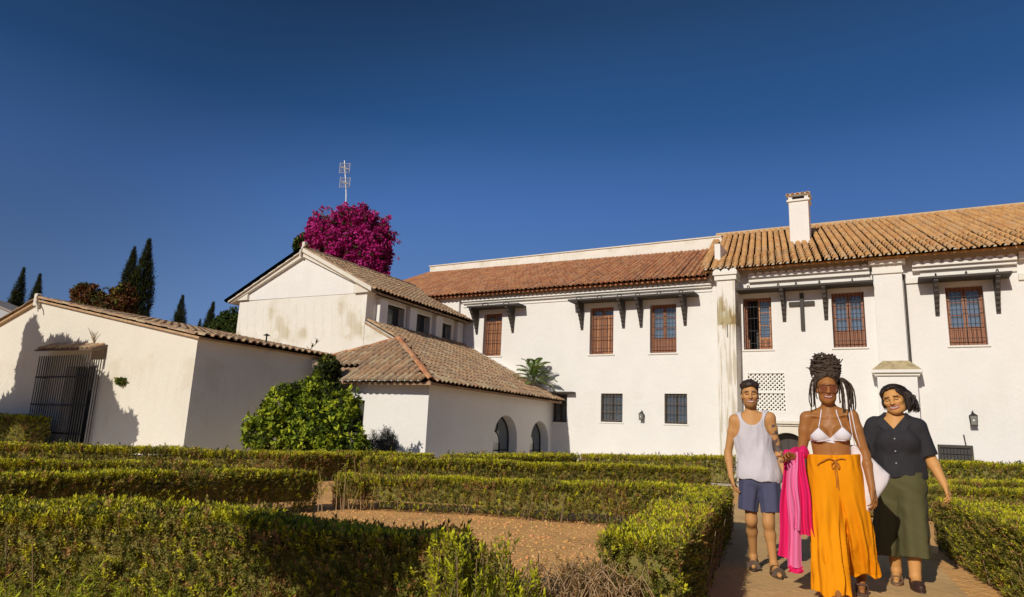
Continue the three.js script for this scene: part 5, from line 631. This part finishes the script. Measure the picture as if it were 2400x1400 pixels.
// ── the woman in orange trousers ──
{
  const pos = [2.573, 0, -5.443], turn = -25.3 * Math.PI / 180, P = person('woman in a white bikini top, brown sunglasses and wide orange trousers', pos, turn), skin = [.36, .15, .046];
  const head = makeHead({ at: [-.004, 1.572, .03], yaw: .10, pitch: .0, roll: -.02, s: 1.02, wide: .94, skin, lip: [.30, .085, .06], brow: [.03, .016, .01], smile: .75, teeth: [.62, .5, .42] });
  const aL = armField({ sh: [-.172, 1.345, -.01], el: [-.213, 1.06, -.03], wr: [-.272, 1.035, .165], r: [.045, .035, .024] }), aR = armField({ sh: [.166, 1.367, -.01], el: [.243, 1.07, -.02], wr: [.270, .815, .06], r: [.045, .035, .024] });
  const lL = legField({ hip: [-.07, .86, 0], kn: [-.055, .47, .10], an: [.0, .10, .26], toe: [.01, .02, .40], r: [.1, .06, .055, .036] }), lR = legField({ hip: [.09, .86, -.01], kn: [.12, .47, -.06], an: [.17, .14, -.32], toe: [.17, .03, -.20], r: [.1, .06, .055, .036] });
  const torso = (p) => { let d = ell(p, [0, 1.225, -.02], [.142, .19, .088]); d = smin(d, ell(p, [.005, 1.06, -.015], [.128, .15, .082]), .08); d = smin(d, ell(p, [.01, .90, -.02], [.168, .14, .112]), .08); d = smin(d, cap(p, [-.155, 1.350, -.02], [-.02, 1.402, -.025], .042, .045), .05); d = smin(d, cap(p, [.15, 1.368, -.02], [.02, 1.405, -.025], .042, .045), .05); d = smin(d, ell(p, [-.078, 1.215, .072], [.062, .062, .050]), .03); d = smin(d, ell(p, [.088, 1.228, .070], [.062, .062, .050]), .03); d = smin(d, cap(p, [0, 1.30, -.03], [0, 1.37, -.02], .08, .055), .05); d = smin(d, cap(p, [-.13, 1.362, .030], [-.02, 1.348, .050], .009, .008), .02); d = smin(d, cap(p, [.13, 1.378, .030], [.02, 1.350, .050], .009, .008), .02); d = smax(d, -cap(p, [.005, 1.17, .088], [.018, 1.08, .080], .006, .005), .03); return smax(d, -ell(p, [.02, 1.072, .082], [.008, .013, .018]), .008); };
  const neck = (p) => cap(p, [0, 1.34, -.03], [-.003, 1.50, .01], .050, .047);
  const body = (p) => { let d = smin(torso(p), neck(p), .03); d = smin(d, aL(p), .035); d = smin(d, aR(p), .035); return smin(d, Math.min(lL(p), lR(p)), .03); };
  const hL = handField({ at: [-.272, 1.035, .165], dir: [-.55, .12, .75], palm: [.5, -.8, .3], thumb: -1, curl: .85, point: true }), hR = handField({ at: [.270, .815, .06], dir: [.12, -1, .16], palm: [-.75, -.1, -.45], thumb: 1, curl: .7 });
  part(P, 'body', mergeGeometries([nets(body, [-.34, -.03, -.40], [.36, 1.50, .46], .0115, (p) => skin.map((v) => v * (.95 + .14 * fold(p, 8, 8, 8, 5)))), nets((p) => smin(head.f(p), neck(p), .02), [-.125, 1.41, -.12], [.12, 1.72, .18], .0045, head.col), nets((p) => smin(hL.f(p), aL(p), .012), hL.lo, hL.hi, .005, () => skin), nets((p) => smin(hR.f(p), aR(p), .012), hR.lo, hR.hi, .005, () => skin)]), skinMat(.46));
  { // locs: a wrapped bun and loose hanging strands
    const r = rngOf(91), gs = [nets((p) => { const q = head.loc(p), d = head.f(p) - .012 - fold(q, 40, 40, 40, 2) * .014; return smax(d, (q[2] > .02 ? .100 - Math.abs(q[0]) * .55 : q[2] > -.035 ? lerp(.02, .07, sstep(q[2], -.03, .02)) : -.05) - q[1], .01); }, [-.14, 1.49, -.13], [.14, 1.74, .18], .006), nets((p) => ell(p, [-.014, 1.748, -.015], [.094, .092, .09]), [-.14, 1.63, -.14], [.12, 1.89, .11], .012)].map((g) => g);
    const strand = (pts, w) => { const g = tube(pts.map((p) => V(...p)), w, 14, 5, (t) => (1 - .35 * t) * (.9 + .2 * Math.sin(t * 40))); g.deleteAttribute('uv'); gs.push(g); };
    for (let i = 0; i < 135; i++) { const a0 = rr(0, 6.28, r), y = lerp(1.672, 1.838, r()), k = Math.sqrt(Math.max(.03, 1 - Math.pow((y - 1.748) / .104, 2))) * .096 + .006, n = 5, da = rr(.7, 1.9, r) * (r() < .5 ? 1 : -1), dy = rr(-.05, .06, r), pts = []; for (let j = 0; j <= n; j++) { const a = a0 + da * j / n, kk = k * rr(.93, 1.13, r); pts.push([-.012 + Math.cos(a) * kk * 1.04, clamp(y + dy * j / n, 1.665, 1.852) + rr(-.008, .008, r), -.01 + Math.sin(a) * kk]); } strand(pts, rr(.006, .0095, r)); }
    for (let i = 0; i < 46; i++) { const a = rr(0, 6.28, r), e = rr(-.3, 1.4, r), c = Math.cos(e), d = [Math.cos(a) * c, Math.sin(e), Math.sin(a) * c], q = (k, j) => [-.012 + d[0] * k + rr(-j, j, r), 1.748 + d[1] * k * 1.05 + rr(-j, j, r), -.01 + d[2] * k + rr(-j, j, r)]; strand([q(.075, 0), q(.095, .015), q(.105, .022), q(rr(.085, .122, r), .03)], rr(.0055, .008, r)); }
    for (let i = 0; i < 34; i++) { const s = i % 3 ? 1 : -1, x = s * rr(.055, .085, r), z = rr(-.06, .05, r), L = s > 0 ? rr(.16, .30, r) : rr(.10, .24, r), out = s * rr(.015, s > 0 ? .10 : .05, r); strand([[x * .7, 1.665, z * .8], [x + out * .5, 1.655, z], [x + out, 1.60, z + .01], [x + out * 1.1 + rr(-.01, .01, r), 1.64 - L * .75, z + rr(-.02, .03, r)], [x + out * 1.05, 1.64 - L, z + rr(-.02, .03, r)]], rr(.0055, .0082, r)); }
    for (let i = 0; i < 84; i++) { const a = rr(0, 6.28, r), x = Math.cos(a), z = Math.sin(a), y0 = z > .3 ? 1.676 - Math.abs(x) * .03 : z > -.2 ? 1.63 : 1.55; strand([[x * .074 - .004, y0, .02 + z * (z > .3 ? .078 : .096)], [x * .086 + rr(-.008, .008, r), lerp(y0, 1.70, .55), .012 + z * .094], [x * .088 + rr(-.012, .012, r), 1.705 + rr(-.01, .01, r), z * .088], [x * .092 + rr(-.015, .015, r), 1.745 + rr(-.02, .02, r), -.012 + z * .095]], rr(.006, .009, r)); }
    for (let i = 0; i < 14; i++) strand([[rr(-.055, .05, r), 1.69, .07], [rr(-.07, .06, r), 1.72, .085], [rr(-.075, .06, r), 1.755, .075]], .008);
    part(P, 'hair', gs.map((g) => { g.deleteAttribute('uv'); return g; }), M([.072, .047, .032], .85)); }
  { const g = group(P, 'sunglasses'); g.applyMatrix4(head.m); g.scale.set(.96, 1.02, 1.02); const arcp = (x, y) => V(x, y, .100 - Math.pow(Math.abs(x) / .075, 2) * .040); const lens = (s) => { const pts = []; for (let i = 0; i <= 8; i++) for (const y of [.026, -.030 + .006 * Math.pow((i - 4) / 4, 2)]) pts.push(arcp(s * lerp(.010, .064, i / 8), y)); const ge = new THREE.BufferGeometry(); ge.setAttribute('position', new THREE.Float32BufferAttribute(pts.flatMap((p) => [p.x, p.y, p.z]), 3)); const ix = []; for (let i = 0; i < 8; i++) ix.push(i * 2, i * 2 + 1, i * 2 + 2, i * 2 + 1, i * 2 + 3, i * 2 + 2); ge.setIndex(ix); ge.computeVertexNormals(); return ge; };
    const ml = new THREE.MeshPhysicalMaterial({ color: lin(.30, .085, .02), roughness: .08, transmission: .35, thickness: 0, ior: 1.5, side: THREE.DoubleSide }), mf = M([.20, .075, .03], .25); for (const s of [-1, 1]) part(g, 'lens', lens(s), ml);
    const top = Array.from({ length: 11 }, (_, i) => arcp(lerp(-.068, .068, i / 10), .027)); part(g, 'frame', [tube(top, .0062, 24, 6), ...[-1, 1].flatMap((s) => [tube([arcp(s * .066, .021), arcp(s * .066, 0), arcp(s * .058, -.026), arcp(s * .035, -.0315), arcp(s * .014, -.026), arcp(s * .009, 0), arcp(s * .010, .018)], .003, 24, 5), tube([arcp(s * .067, .018), V(s * .077, .014, .03), V(s * .079, .008, -.03)], .003, 8, 5)])], mf); }
  { const c = mCloth([.74, .70, .76]), tri = (cx, cy, apx, apy) => nets((p) => { const u = p[0] - cx, v = p[1] - cy; let d = torso(p) - .007 - .002 * fold(p, 30, 30, 30, 2); const sx = cx < 0 ? 1 : -1, e1 = (v - .052) + Math.abs(u + sx * .0) * 1.0 - .006, e2 = -.048 - v + u * sx * -.12; d = smax(d, e1 * .7, .004); d = smax(d, e2, .004); return smax(d, .0 - p[2], .004); }, [cx - .12, cy - .09, -.02], [cx + .12, cy + .09, .16], .0055), tL = tri(-.080, 1.208, 0, 0), tR = tri(.090, 1.220, 0, 0);
    const surf = (x, y, off = .006) => { let z = .16; for (let i = 0; i < 60; i++) { const d = torso([x, y, z]); if (d < off) break; z -= Math.max(.0015, d * .6); } return [x, y, z]; };
    const b = part(P, 'bikini_top', tL, c); part(b, 'cup', tR, c); part(b, 'strap', [ribbon([surf(-.078, 1.258), surf(-.072, 1.30), surf(-.062, 1.35), surf(-.056, 1.39), [-.045, 1.448, -.02], [-.035, 1.45, -.06]], .0045, .003), ribbon([surf(.088, 1.270), surf(.075, 1.32), surf(.060, 1.365), surf(.054, 1.395), [.044, 1.45, -.02], [.035, 1.452, -.06]], .0045, .003), ribbon([surf(-.14, 1.165), surf(-.08, 1.160), surf(-.03, 1.170), surf(.01, 1.176), surf(.05, 1.172), surf(.10, 1.172), surf(.145, 1.185)], .005, .003)].map((g) => g), c); }
  // wide trousers with long folds
  const leg = (x0, z0, x1, z1, y1, r0, r1, ph) => (p) => { const t = clamp((.98 - p[1]) / (.98 - y1), 0, 1), x = lerp(x0, x1, t), z = lerp(z0, z1, t * t), a = Math.atan2(p[2] - z, p[0] - x), rp = ((.5 - Math.abs(Math.sin(a * 4.5 + ph + p[1] * 1.6 + fold(p, 4, 1.5, 4, ph) * 5))) * 1.0 + Math.sin(a * 13 + ph * 2 - p[1] * 3) * .22 + fold(p, 9, 2.2, 9, ph) * 1.8) * .026 * sstep(t, .05, .75); return (Math.hypot(p[0] - x, (p[2] - z) * .88) - lerp(r0, r1, t) - rp) * .75; };
  const t1 = leg(-.058, -.01, -.042, .20, .05, .122, .126, .6), t2 = leg(.088, -.01, .190, -.22, .17, .122, .112, 2.4), hips = (p) => ell(p, [.012, .90, -.02], [.185, .20, .128]) - .004 * Math.sin(p[0] * 60 + p[1] * 8);
  const pant = (p) => { let d = smin(t1(p), t2(p), .008); d = smin(d, hips(p), .045); d -= .0025 * Math.sin(p[0] * 95 + p[1] * 9 + fold(p, 8, 8, 8, 3) * 9) * sstep(p[1], .86, 1.0); d = smax(d, p[1] - 1.06 - .045 * (p[0] - .006) + .2 * Math.pow(p[0] - .01, 2) * -1, .005); const hem = p[2] > -.06 ? .055 + .02 * Math.sin(p[0] * 34) : .16 + .02 * Math.sin(p[0] * 40); d = smax(d, hem - p[1], .004); if (p[1] < .3) { const inner = Math.min(t1(p), t2(p)) + .022; d = smax(d, -inner, .004); } return d; };
  const tr = part(P, 'trousers', nets(pant, [-.24, .02, -.42], [.34, 1.11, .40], .0085), mCloth([.80, .285, .004], { sheen: 0, specularIntensity: .25 }));
  { const f = (x, y, off) => { let z = .3; for (let i = 0; i < 90; i++) { const d = pant([x, y, z]); if (d < off) break; z -= Math.max(.002, d * .6); } return V(x, y, z); }, m = mCloth([.42, .15, .012]); part(tr, 'drawstring', [tube([f(.03, 1.015, .006), f(-.02, 1.03, .012), f(-.075, 1.0, .01), f(-.10, .975, .006)], .0045, 12, 5), tube([f(.03, 1.015, .008), f(.0, .985, .014), f(.012, .955, .012), f(.03, 1.0, .010)], .0045, 12, 5), tube([f(.03, 1.015, .008), f(.055, .985, .014), f(.05, .955, .012), f(.035, 1.0, .010)], .0045, 12, 5), tube([f(.03, 1.015, .008), f(.035, .95, .008), f(.04, .88, .006), f(.042, .80, .005)], .004, 14, 5), tube([f(.03, 1.015, .008), f(.022, .94, .008), f(.03, .87, .006), f(.028, .82, .005)], .004, 14, 5), tube([f(.03, 1.02, .008), f(.07, 1.035, .01), f(.10, 1.03, .006)], .004, 10, 5)], m); }
  for (const [l] of [[{ an: [.0, .10, .26], toe: [.01, .02, .40] }], [{ an: [.17, .14, -.32], toe: [.17, .03, -.20] }]]) { const g = [rbox(-.04, .04, -.012, .006, -.06, .17, .006), rbox(-.042, .042, .045, .062, .075, .10, .006), rbox(-.046, -.038, .0, .055, .075, .10, .003), rbox(.038, .046, .0, .055, .075, .10, .003)]; const m = part(P, 'sandal', g, M([.10, .05, .03], .7)); m.position.set(l.an[0], l.an[2] > 0 ? .008 : .035, l.an[2]); m.rotation.x = l.an[2] > 0 ? 0 : .12; }
  // shoulder bag and the beach cloth she carries: things of their own
  const bag = thing('tote_bag', 'white cloth shoulder bag hanging behind the woman\'s bare arm', 'bag', pos, turn), mb = mCloth([.70, .63, .64]);
  part(bag, 'sack', nets((p) => { const x = p[0], y = p[1], lo = lerp(.155, .235, sstep(-y, -.93, -.66)), hi = y > .93 ? lerp(.385, .19, (y - .93) / .2) : lerp(.26, .385, sstep(y, .655, .93)); let d = Math.max(lo - x, x - hi) * .75; d = smax(d, Math.abs(p[2] + .055) - .055 - .02 * fold(p, 9, 5, 9, 4) - .03 * sstep(-y, -.95, -.75), .05); d = smax(d, .66 - y, .03); d = smax(d, y - 1.13, .02); return d - .012 - .016 * fold(p, 14, 6, 14, 7); }, [.08, .60, -.2], [.46, 1.19, .09], .009), mb);
  part(bag, 'strap', [ribbon([[.175, 1.12, -.02], [.155, 1.25, .055], [.143, 1.375, .048], [.138, 1.432, .005], [.142, 1.425, -.055], [.16, 1.28, -.1], [.2, 1.13, -.08]], .008, .003), ribbon([[.215, 1.11, -.01], [.185, 1.22, .06], [.165, 1.365, .052], [.156, 1.432, .005], [.16, 1.422, -.05], [.19, 1.27, -.1], [.24, 1.1, -.08]], .007, .003)], mb);
  const tw = thing('beach_cloth', 'hot pink and pale pink cloth draped over the woman\'s forearm', 'cloth', pos, turn), hot = mCloth([.72, .006, .13], { sheen: .15 }), pale = mCloth([.76, .17, .36], { sheen: .15 });
  const drape = (top, bot, zt, zb, pleats, amp, ph, th = .006) => { const nu = 44, nv = 34, pos = [], ix = [], pt = (u, v, o) => { const x = lerp(lerp(top[0], top[2], u), lerp(bot[0], bot[2], u), v), y = lerp(lerp(top[1], top[3], u), lerp(bot[1], bot[3], u), v), w = Math.sin(u * Math.PI * 2 * pleats + ph + v * 1.1) * amp * (.45 + .8 * v) + fbm(u * 5 + ph, v * 2.5, 3, 2) * .03 * v; return [x + .006 * Math.sin(v * 9 + ph), y, lerp(zt, zb, v) + w + o]; };
    for (const o of [0, -th]) for (let j = 0; j <= nv; j++) for (let i = 0; i <= nu; i++) pos.push(...pt(i / nu, j / nv, o)); const S = (nu + 1) * (nv + 1), id = (i, j) => j * (nu + 1) + i; for (let j = 0; j < nv; j++) for (let i = 0; i < nu; i++) { const a = id(i, j), b = id(i + 1, j), c = id(i + 1, j + 1), d = id(i, j + 1); ix.push(a, d, b, b, d, c, S + a, S + b, S + d, S + b, S + c, S + d); } for (let j = 0; j < nv; j++) for (const i of [0, nu]) ix.push(id(i, j), S + id(i, j), id(i, j + 1), S + id(i, j), S + id(i, j + 1), id(i, j + 1)); for (let i = 0; i < nu; i++) ix.push(id(i, nv), id(i + 1, nv), S + id(i, nv), id(i + 1, nv), S + id(i + 1, nv), S + id(i, nv));
    const g = new THREE.BufferGeometry(); g.setAttribute('position', new THREE.Float32BufferAttribute(pos, 3)); g.setIndex(ix); g.computeVertexNormals(); return g; };
  part(tw, 'hot_pink_fall', drape([-.345, 1.02, -.295, 1.045], [-.415, .275, -.265, .225], .12, .05, 1.6, .016, .4), hot);
  part(tw, 'pale_pink_fall', drape([-.318, 1.035, -.265, 1.06], [-.335, .205, -.235, .205], .155, .12, 1.3, .014, 2.0), pale); part(tw, 'pale_trim', drape([-.335, .215, -.235, .215], [-.338, .165, -.234, .165], .122, .12, 1.3, .015, 2.1), hot);
  part(tw, 'inner_fall', drape([-.30, 1.05, -.24, 1.075], [-.29, .50, -.24, .48], .17, .16, 1.2, .014, 1.0), pale);
  part(tw, 'wide_fall', drape([-.275, 1.06, -.19, 1.075], [-.255, .455, -.14, .445], .165, .13, 2.4, .017, 3.2), hot);
  part(tw, 'fold_over_arm', nets((p) => smax(cap(p, [-.30, 1.045, .15], [-.205, 1.065, .02], .045, .055) - .006 * Math.sin(p[0] * 90), (1.02 - p[1]), .01), [-.37, .98, -.07], [-.13, 1.15, .22], .008), hot);
}
// ── the person in the black shirt ──
{
  const P = person('smiling woman in a black shirt and olive culottes', [3.441, 0, -6.012], -29.8 * Math.PI / 180), skin = [.62, .31, .105];
  const head = makeHead({ at: [-.008, 1.548, .03], yaw: -.22, pitch: .04, roll: .20, s: 1.03, wide: 1.10, skin, lip: [.45, .13, .09], brow: [.05, .025, .015], smile: 1, squint: true });
  const aL = armField({ sh: [-.18, 1.32, -.01], el: [-.262, 1.08, -.05], wr: [-.22, .84, .04], r: [.052, .045, .03] }), aR = armField({ sh: [.152, 1.322, -.01], el: [.225, 1.075, -.04], wr: [.315, .85, .05], r: [.052, .045, .029] });
  const lL = legField({ hip: [-.08, .82, -.02], kn: [-.10, .45, -.02], an: [-.085, .10, -.14], toe: [-.09, .022, .0], r: [.088, .062, .058, .042] }), lR = legField({ hip: [.06, .82, 0], kn: [.06, .45, .09], an: [.052, .095, .09], toe: [.08, .022, .235], r: [.088, .058, .060, .043] });
  const torso = (p) => { let d = ell(p, [-.012, 1.20, -.02], [.168, .19, .118]); d = smin(d, ell(p, [-.006, 1.0, -.01], [.165, .18, .12]), .08); d = smin(d, ell(p, [0, .86, -.02], [.172, .14, .13]), .06); d = smin(d, cap(p, [-.165, 1.322, -.02], [-.02, 1.38, -.02], .052, .055), .06); d = smin(d, cap(p, [.14, 1.325, -.02], [0, 1.38, -.02], .052, .055), .06); d = smin(d, ell(p, [-.075, 1.19, .082], [.075, .075, .055]), .04); d = smin(d, ell(p, [.062, 1.19, .082], [.075, .075, .055]), .04); return smin(d, cap(p, [-.012, 1.32, -.03], [-.01, 1.39, -.02], .085, .065), .05); };
  const neck = (p) => cap(p, [-.012, 1.34, -.03], [-.01, 1.49, .0], .060, .056);
  const body = (p) => { let d = smin(torso(p), neck(p), .03); d = smin(d, aL(p), .03); d = smin(d, aR(p), .03); return smin(d, Math.min(lL(p), lR(p)), .03); };
  const hL = handField({ at: [-.22, .84, .04], dir: [.1, -1, .2], palm: [.9, 0, -.2], thumb: -1, curl: .6 }), hR = handField({ at: [.315, .85, .05], dir: [.28, -1, .22], palm: [-.85, -.15, -.3], thumb: 1, curl: .75 });
  part(P, 'body', mergeGeometries([nets(body, [-.36, -.03, -.28], [.40, 1.50, .30], .0115, () => skin), nets((p) => smin(head.f(p), neck(p), .02), [-.15, 1.41, -.12], [.13, 1.71, .18], .0045, head.col), nets((p) => smin(hL.f(p), aL(p), .012), hL.lo, hL.hi, .005, () => skin), nets((p) => smin(hR.f(p), aR(p), .012), hR.lo, hR.hi, .005, () => skin)]), skinMat(.52));
  { const r = rngOf(55), gs = [nets((p) => { const q = head.loc(p); let d = head.f(p) - .010 - fold(q, 30, 30, 30, 6) * .02 - .016 * sstep(q[1], .03, .09); const ax = Math.abs(q[0]), line = q[2] > .04 ? .098 - Math.max(0, ax - .035) * 1.5 + .008 * Math.sin(q[0] * 70) : q[2] > -.01 ? lerp(-.06, .03, sstep(q[2], -.01, .04)) : -.10; d = smax(d, line - q[1], .012); return smin(d, ell(q, [.082, .005, -.035], [.048, .088, .062]) - fold(q, 26, 26, 26, 9) * .05, .03); }, [-.17, 1.36, -.18], [.20, 1.76, .18], .0065)]; const m = head.m, T = (x, y, z) => V(x, y, z).applyMatrix4(m);
    for (let i = 0; i < 120; i++) { const a = rr(0, 6.28, r), e = rr(.2, 1.5, r), c = Math.cos(e), x = Math.cos(a) * c * .09, y = .04 + Math.sin(e) * .092, z = -.012 + Math.sin(a) * c * .1; if (z > .04 && y < .09) continue; gs.push(tube([T(x, y, z), T(x * 1.1 + .012, y * 1.06 + .006, z * 1.05), T(x * 1.15 + .03, y * .98, z * 1.1)], .006, 5, 3, (t) => 1 - .6 * t)); }
    for (let i = 0; i < 300; i++) { const s = r() < .8 ? 1 : -1, a = rr(.2, 1.25, r), x0 = s * .05 * r(), y0 = .105 - .02 * r(), z0 = rr(-.07, .05, r), out = s > 0 ? rr(.085, .165, r) : rr(.075, .095, r), y1 = s > 0 ? rr(-.11, .02, r) : rr(-.05, .03, r), zz = z0 * .9 - .015; gs.push(tube([T(x0, y0, z0), T(s * .07, .085, zz), T(lerp(s * .086, s * out, .6), .03, zz - .01), T(s * out, y1, zz + rr(-.03, .02, r)), T(s * (out + rr(-.03, .015, r)), y1 - rr(.01, .03, r), zz + rr(-.03, .02, r))], rr(.004, .0075, r), 9, 4, (t) => 1 - .55 * t)); }
    part(P, 'hair', gs.map((g) => { g.deleteAttribute('uv'); return g; }), M([.028, .016, .011], .55)); }
  const slL = (p) => cap(p, [-.185, 1.325, -.01], [-.268, 1.06, -.05], .073, .082), slR = (p) => cap(p, [.155, 1.325, -.01], [.208, 1.07, -.035], .073, .085);
  const shirtF = (p) => { const w = fold(p, 8, 4, 8, 22) * .05 + fold(p, 22, 12, 22, 8) * .012 + .003 * Math.sin((p[0] + p[1] * .6) * 40); let d = torso(p) - .02 - .012 * sstep(1.15 - p[1], 0, .2) - w * .8; d = smin(d, smax(slR(p) - w * .5, 1.075 + (p[0] - .2) * .25 - p[1], .006), .03); d = smin(d, smax(slL(p) - w * .5, 1.06 - p[1], .006), .03); d = smax(d, .895 + .012 * Math.sin(p[0] * 25) - p[1], .006); const v = (1.300 - p[1]) + Math.abs(p[0] + .03) * 1.25; d = smax(d, -Math.max(v, -p[2] + .02) * .6, .004); return smax(d, -ell(p, [-.012, 1.47, -.01], [.085, .085, .085]), .006); };
  const sh = part(P, 'shirt', nets(shirtF, [-.38, .86, -.22], [.33, 1.46, .22], .0085), mCloth([.022, .020, .024], { sheen: .25 }));
  { const f = (x, y) => { let z = .25; for (let i = 0; i < 80; i++) { const d = torso([x, y, z]); if (d < .03) break; z -= Math.max(.002, d * .6); } return V(x, y, z); }, m = mCloth([.026, .023, .027]), flap = (s) => { const a = f(-.03 + s * .085, 1.40), b = f(-.03 + s * .012, 1.305), c = f(-.03 + s * .075, 1.285), d = f(-.03 + s * .135, 1.345), g = new THREE.BufferGeometry(), o = [a, b, c, d].flatMap((p) => [p.x, p.y, p.z + .004]), q = [a, b, c, d].flatMap((p) => [p.x, p.y, p.z - .004]); g.setAttribute('position', new THREE.Float32BufferAttribute([...o, ...q], 3)); g.setIndex([0, 1, 2, 0, 2, 3, 4, 6, 5, 4, 7, 6, 0, 4, 1, 1, 4, 5, 1, 5, 2, 2, 5, 6, 2, 6, 3, 3, 6, 7]); g.computeVertexNormals(); return g; };
    part(sh, 'collar', [flap(1), flap(-1)].map((g) => g)[0], m); part(sh, 'collar', flap(-1), m); for (const y of [1.215, 1.11, 1.01]) { const q = f(-.028, y); const b = part(sh, 'button', new THREE.CylinderGeometry(.007, .007, .004, 10).rotateX(Math.PI / 2), M([.3, .29, .28], .3)); b.position.set(q.x, q.y, q.z + .006); } }
  const cu = (x0, z0, x1, z1, y1, r0, r1, ph) => (p) => { const t = clamp((.92 - p[1]) / (.92 - y1), 0, 1), x = lerp(x0, x1, t), z = lerp(z0, z1, t), a = Math.atan2(p[2] - z, p[0] - x); return (Math.hypot(p[0] - x, (p[2] - z) * .9) - lerp(r0, r1, t) - (Math.sin(a * 6 + ph) * .4 + fold(p, 6, 4, 6, ph) * 1.6) * .018 * sstep(t, .05, .8)) * .8; };
  const c1 = cu(-.075, -.01, -.155, -.075, .22, .125, .100, 1.2), c2 = cu(.06, -.01, .068, .07, .25, .125, .112, 3.1);
  part(P, 'culottes', nets((p) => { let d = smin(c1(p), c2(p), .006); d = smin(d, ell(p, [0, .83, -.02], [.180, .15, .145]), .05); d -= .004 * Math.sin((p[0] * .8 + p[1]) * 34 + fold(p, 7, 7, 7, 5) * 9) * .6; d = smax(d, p[1] - .945, .006); d = smax(d, (p[2] > -.02 && p[0] > -.06 ? .255 : .225) + .006 * Math.sin(p[0] * 30) - p[1], .005); if (p[1] < .4) d = smax(d, -(Math.min(c1(p), c2(p)) + .014), .004); return d; }, [-.32, .19, -.28], [.25, .97, .26], .0085), mCloth([.088, .078, .026], { sheen: .15 }));
  part(P, 'waistband', new THREE.TorusGeometry(1, .05, 6, 40).rotateX(Math.PI / 2).scale(.165, .35, .13).translate(0, .905, -.02), mCloth([.075, .066, .022]));
  for (const [l, m, open] of [[{ an: [-.085, .10, -.14] }, M([.24, .13, .07], .7), true], [{ an: [.052, .095, .09] }, M([.055, .026, .02], .5), false]]) { const x = l.an[0], z = l.an[2], a = open ? 0 : .18, up = nets((p) => { const q = [p[0] - Math.sin(a) * (p[2]), p[1], p[2]]; let d = smax(Math.hypot(q[0] / .05, (p[2] - .07) / .15) * .05 - .05, Math.abs(p[1] - .0) - .012, .008); if (!open) { let v = ell(q, [0, .03, .10], [.047, .042, .10]); v = smin(v, ell(q, [0, .035, -.03], [.043, .05, .05]), .03); v = smax(v, -ell(q, [0, .085, .03], [.03, .06, .052]), .008); d = smin(d, v, .01); } else { for (const zz of [.11, .03]) d = Math.min(d, smax(ell(q, [0, .012, zz], [.05, zz > .1 ? .05 : .075, .022]), -ell(q, [0, .01, zz], [.042, zz > .1 ? .042 : .068, .1]), .003)); } return d; }, [-.1, -.03, -.12], [.1, .1, .26], .006); const g = part(P, open ? 'sandal' : 'shoe', up, m); g.position.set(x, .012, z); if (!open) { part(g, 'strap', new THREE.TorusGeometry(.044, .009, 6, 24).rotateX(Math.PI / 2 + .25).translate(0, .075, -.002), m); } }
}
scene.traverse((o) => { if (o.isMesh) { o.castShadow = true; o.receiveShadow = true; } });
renderer.render(scene, camera);
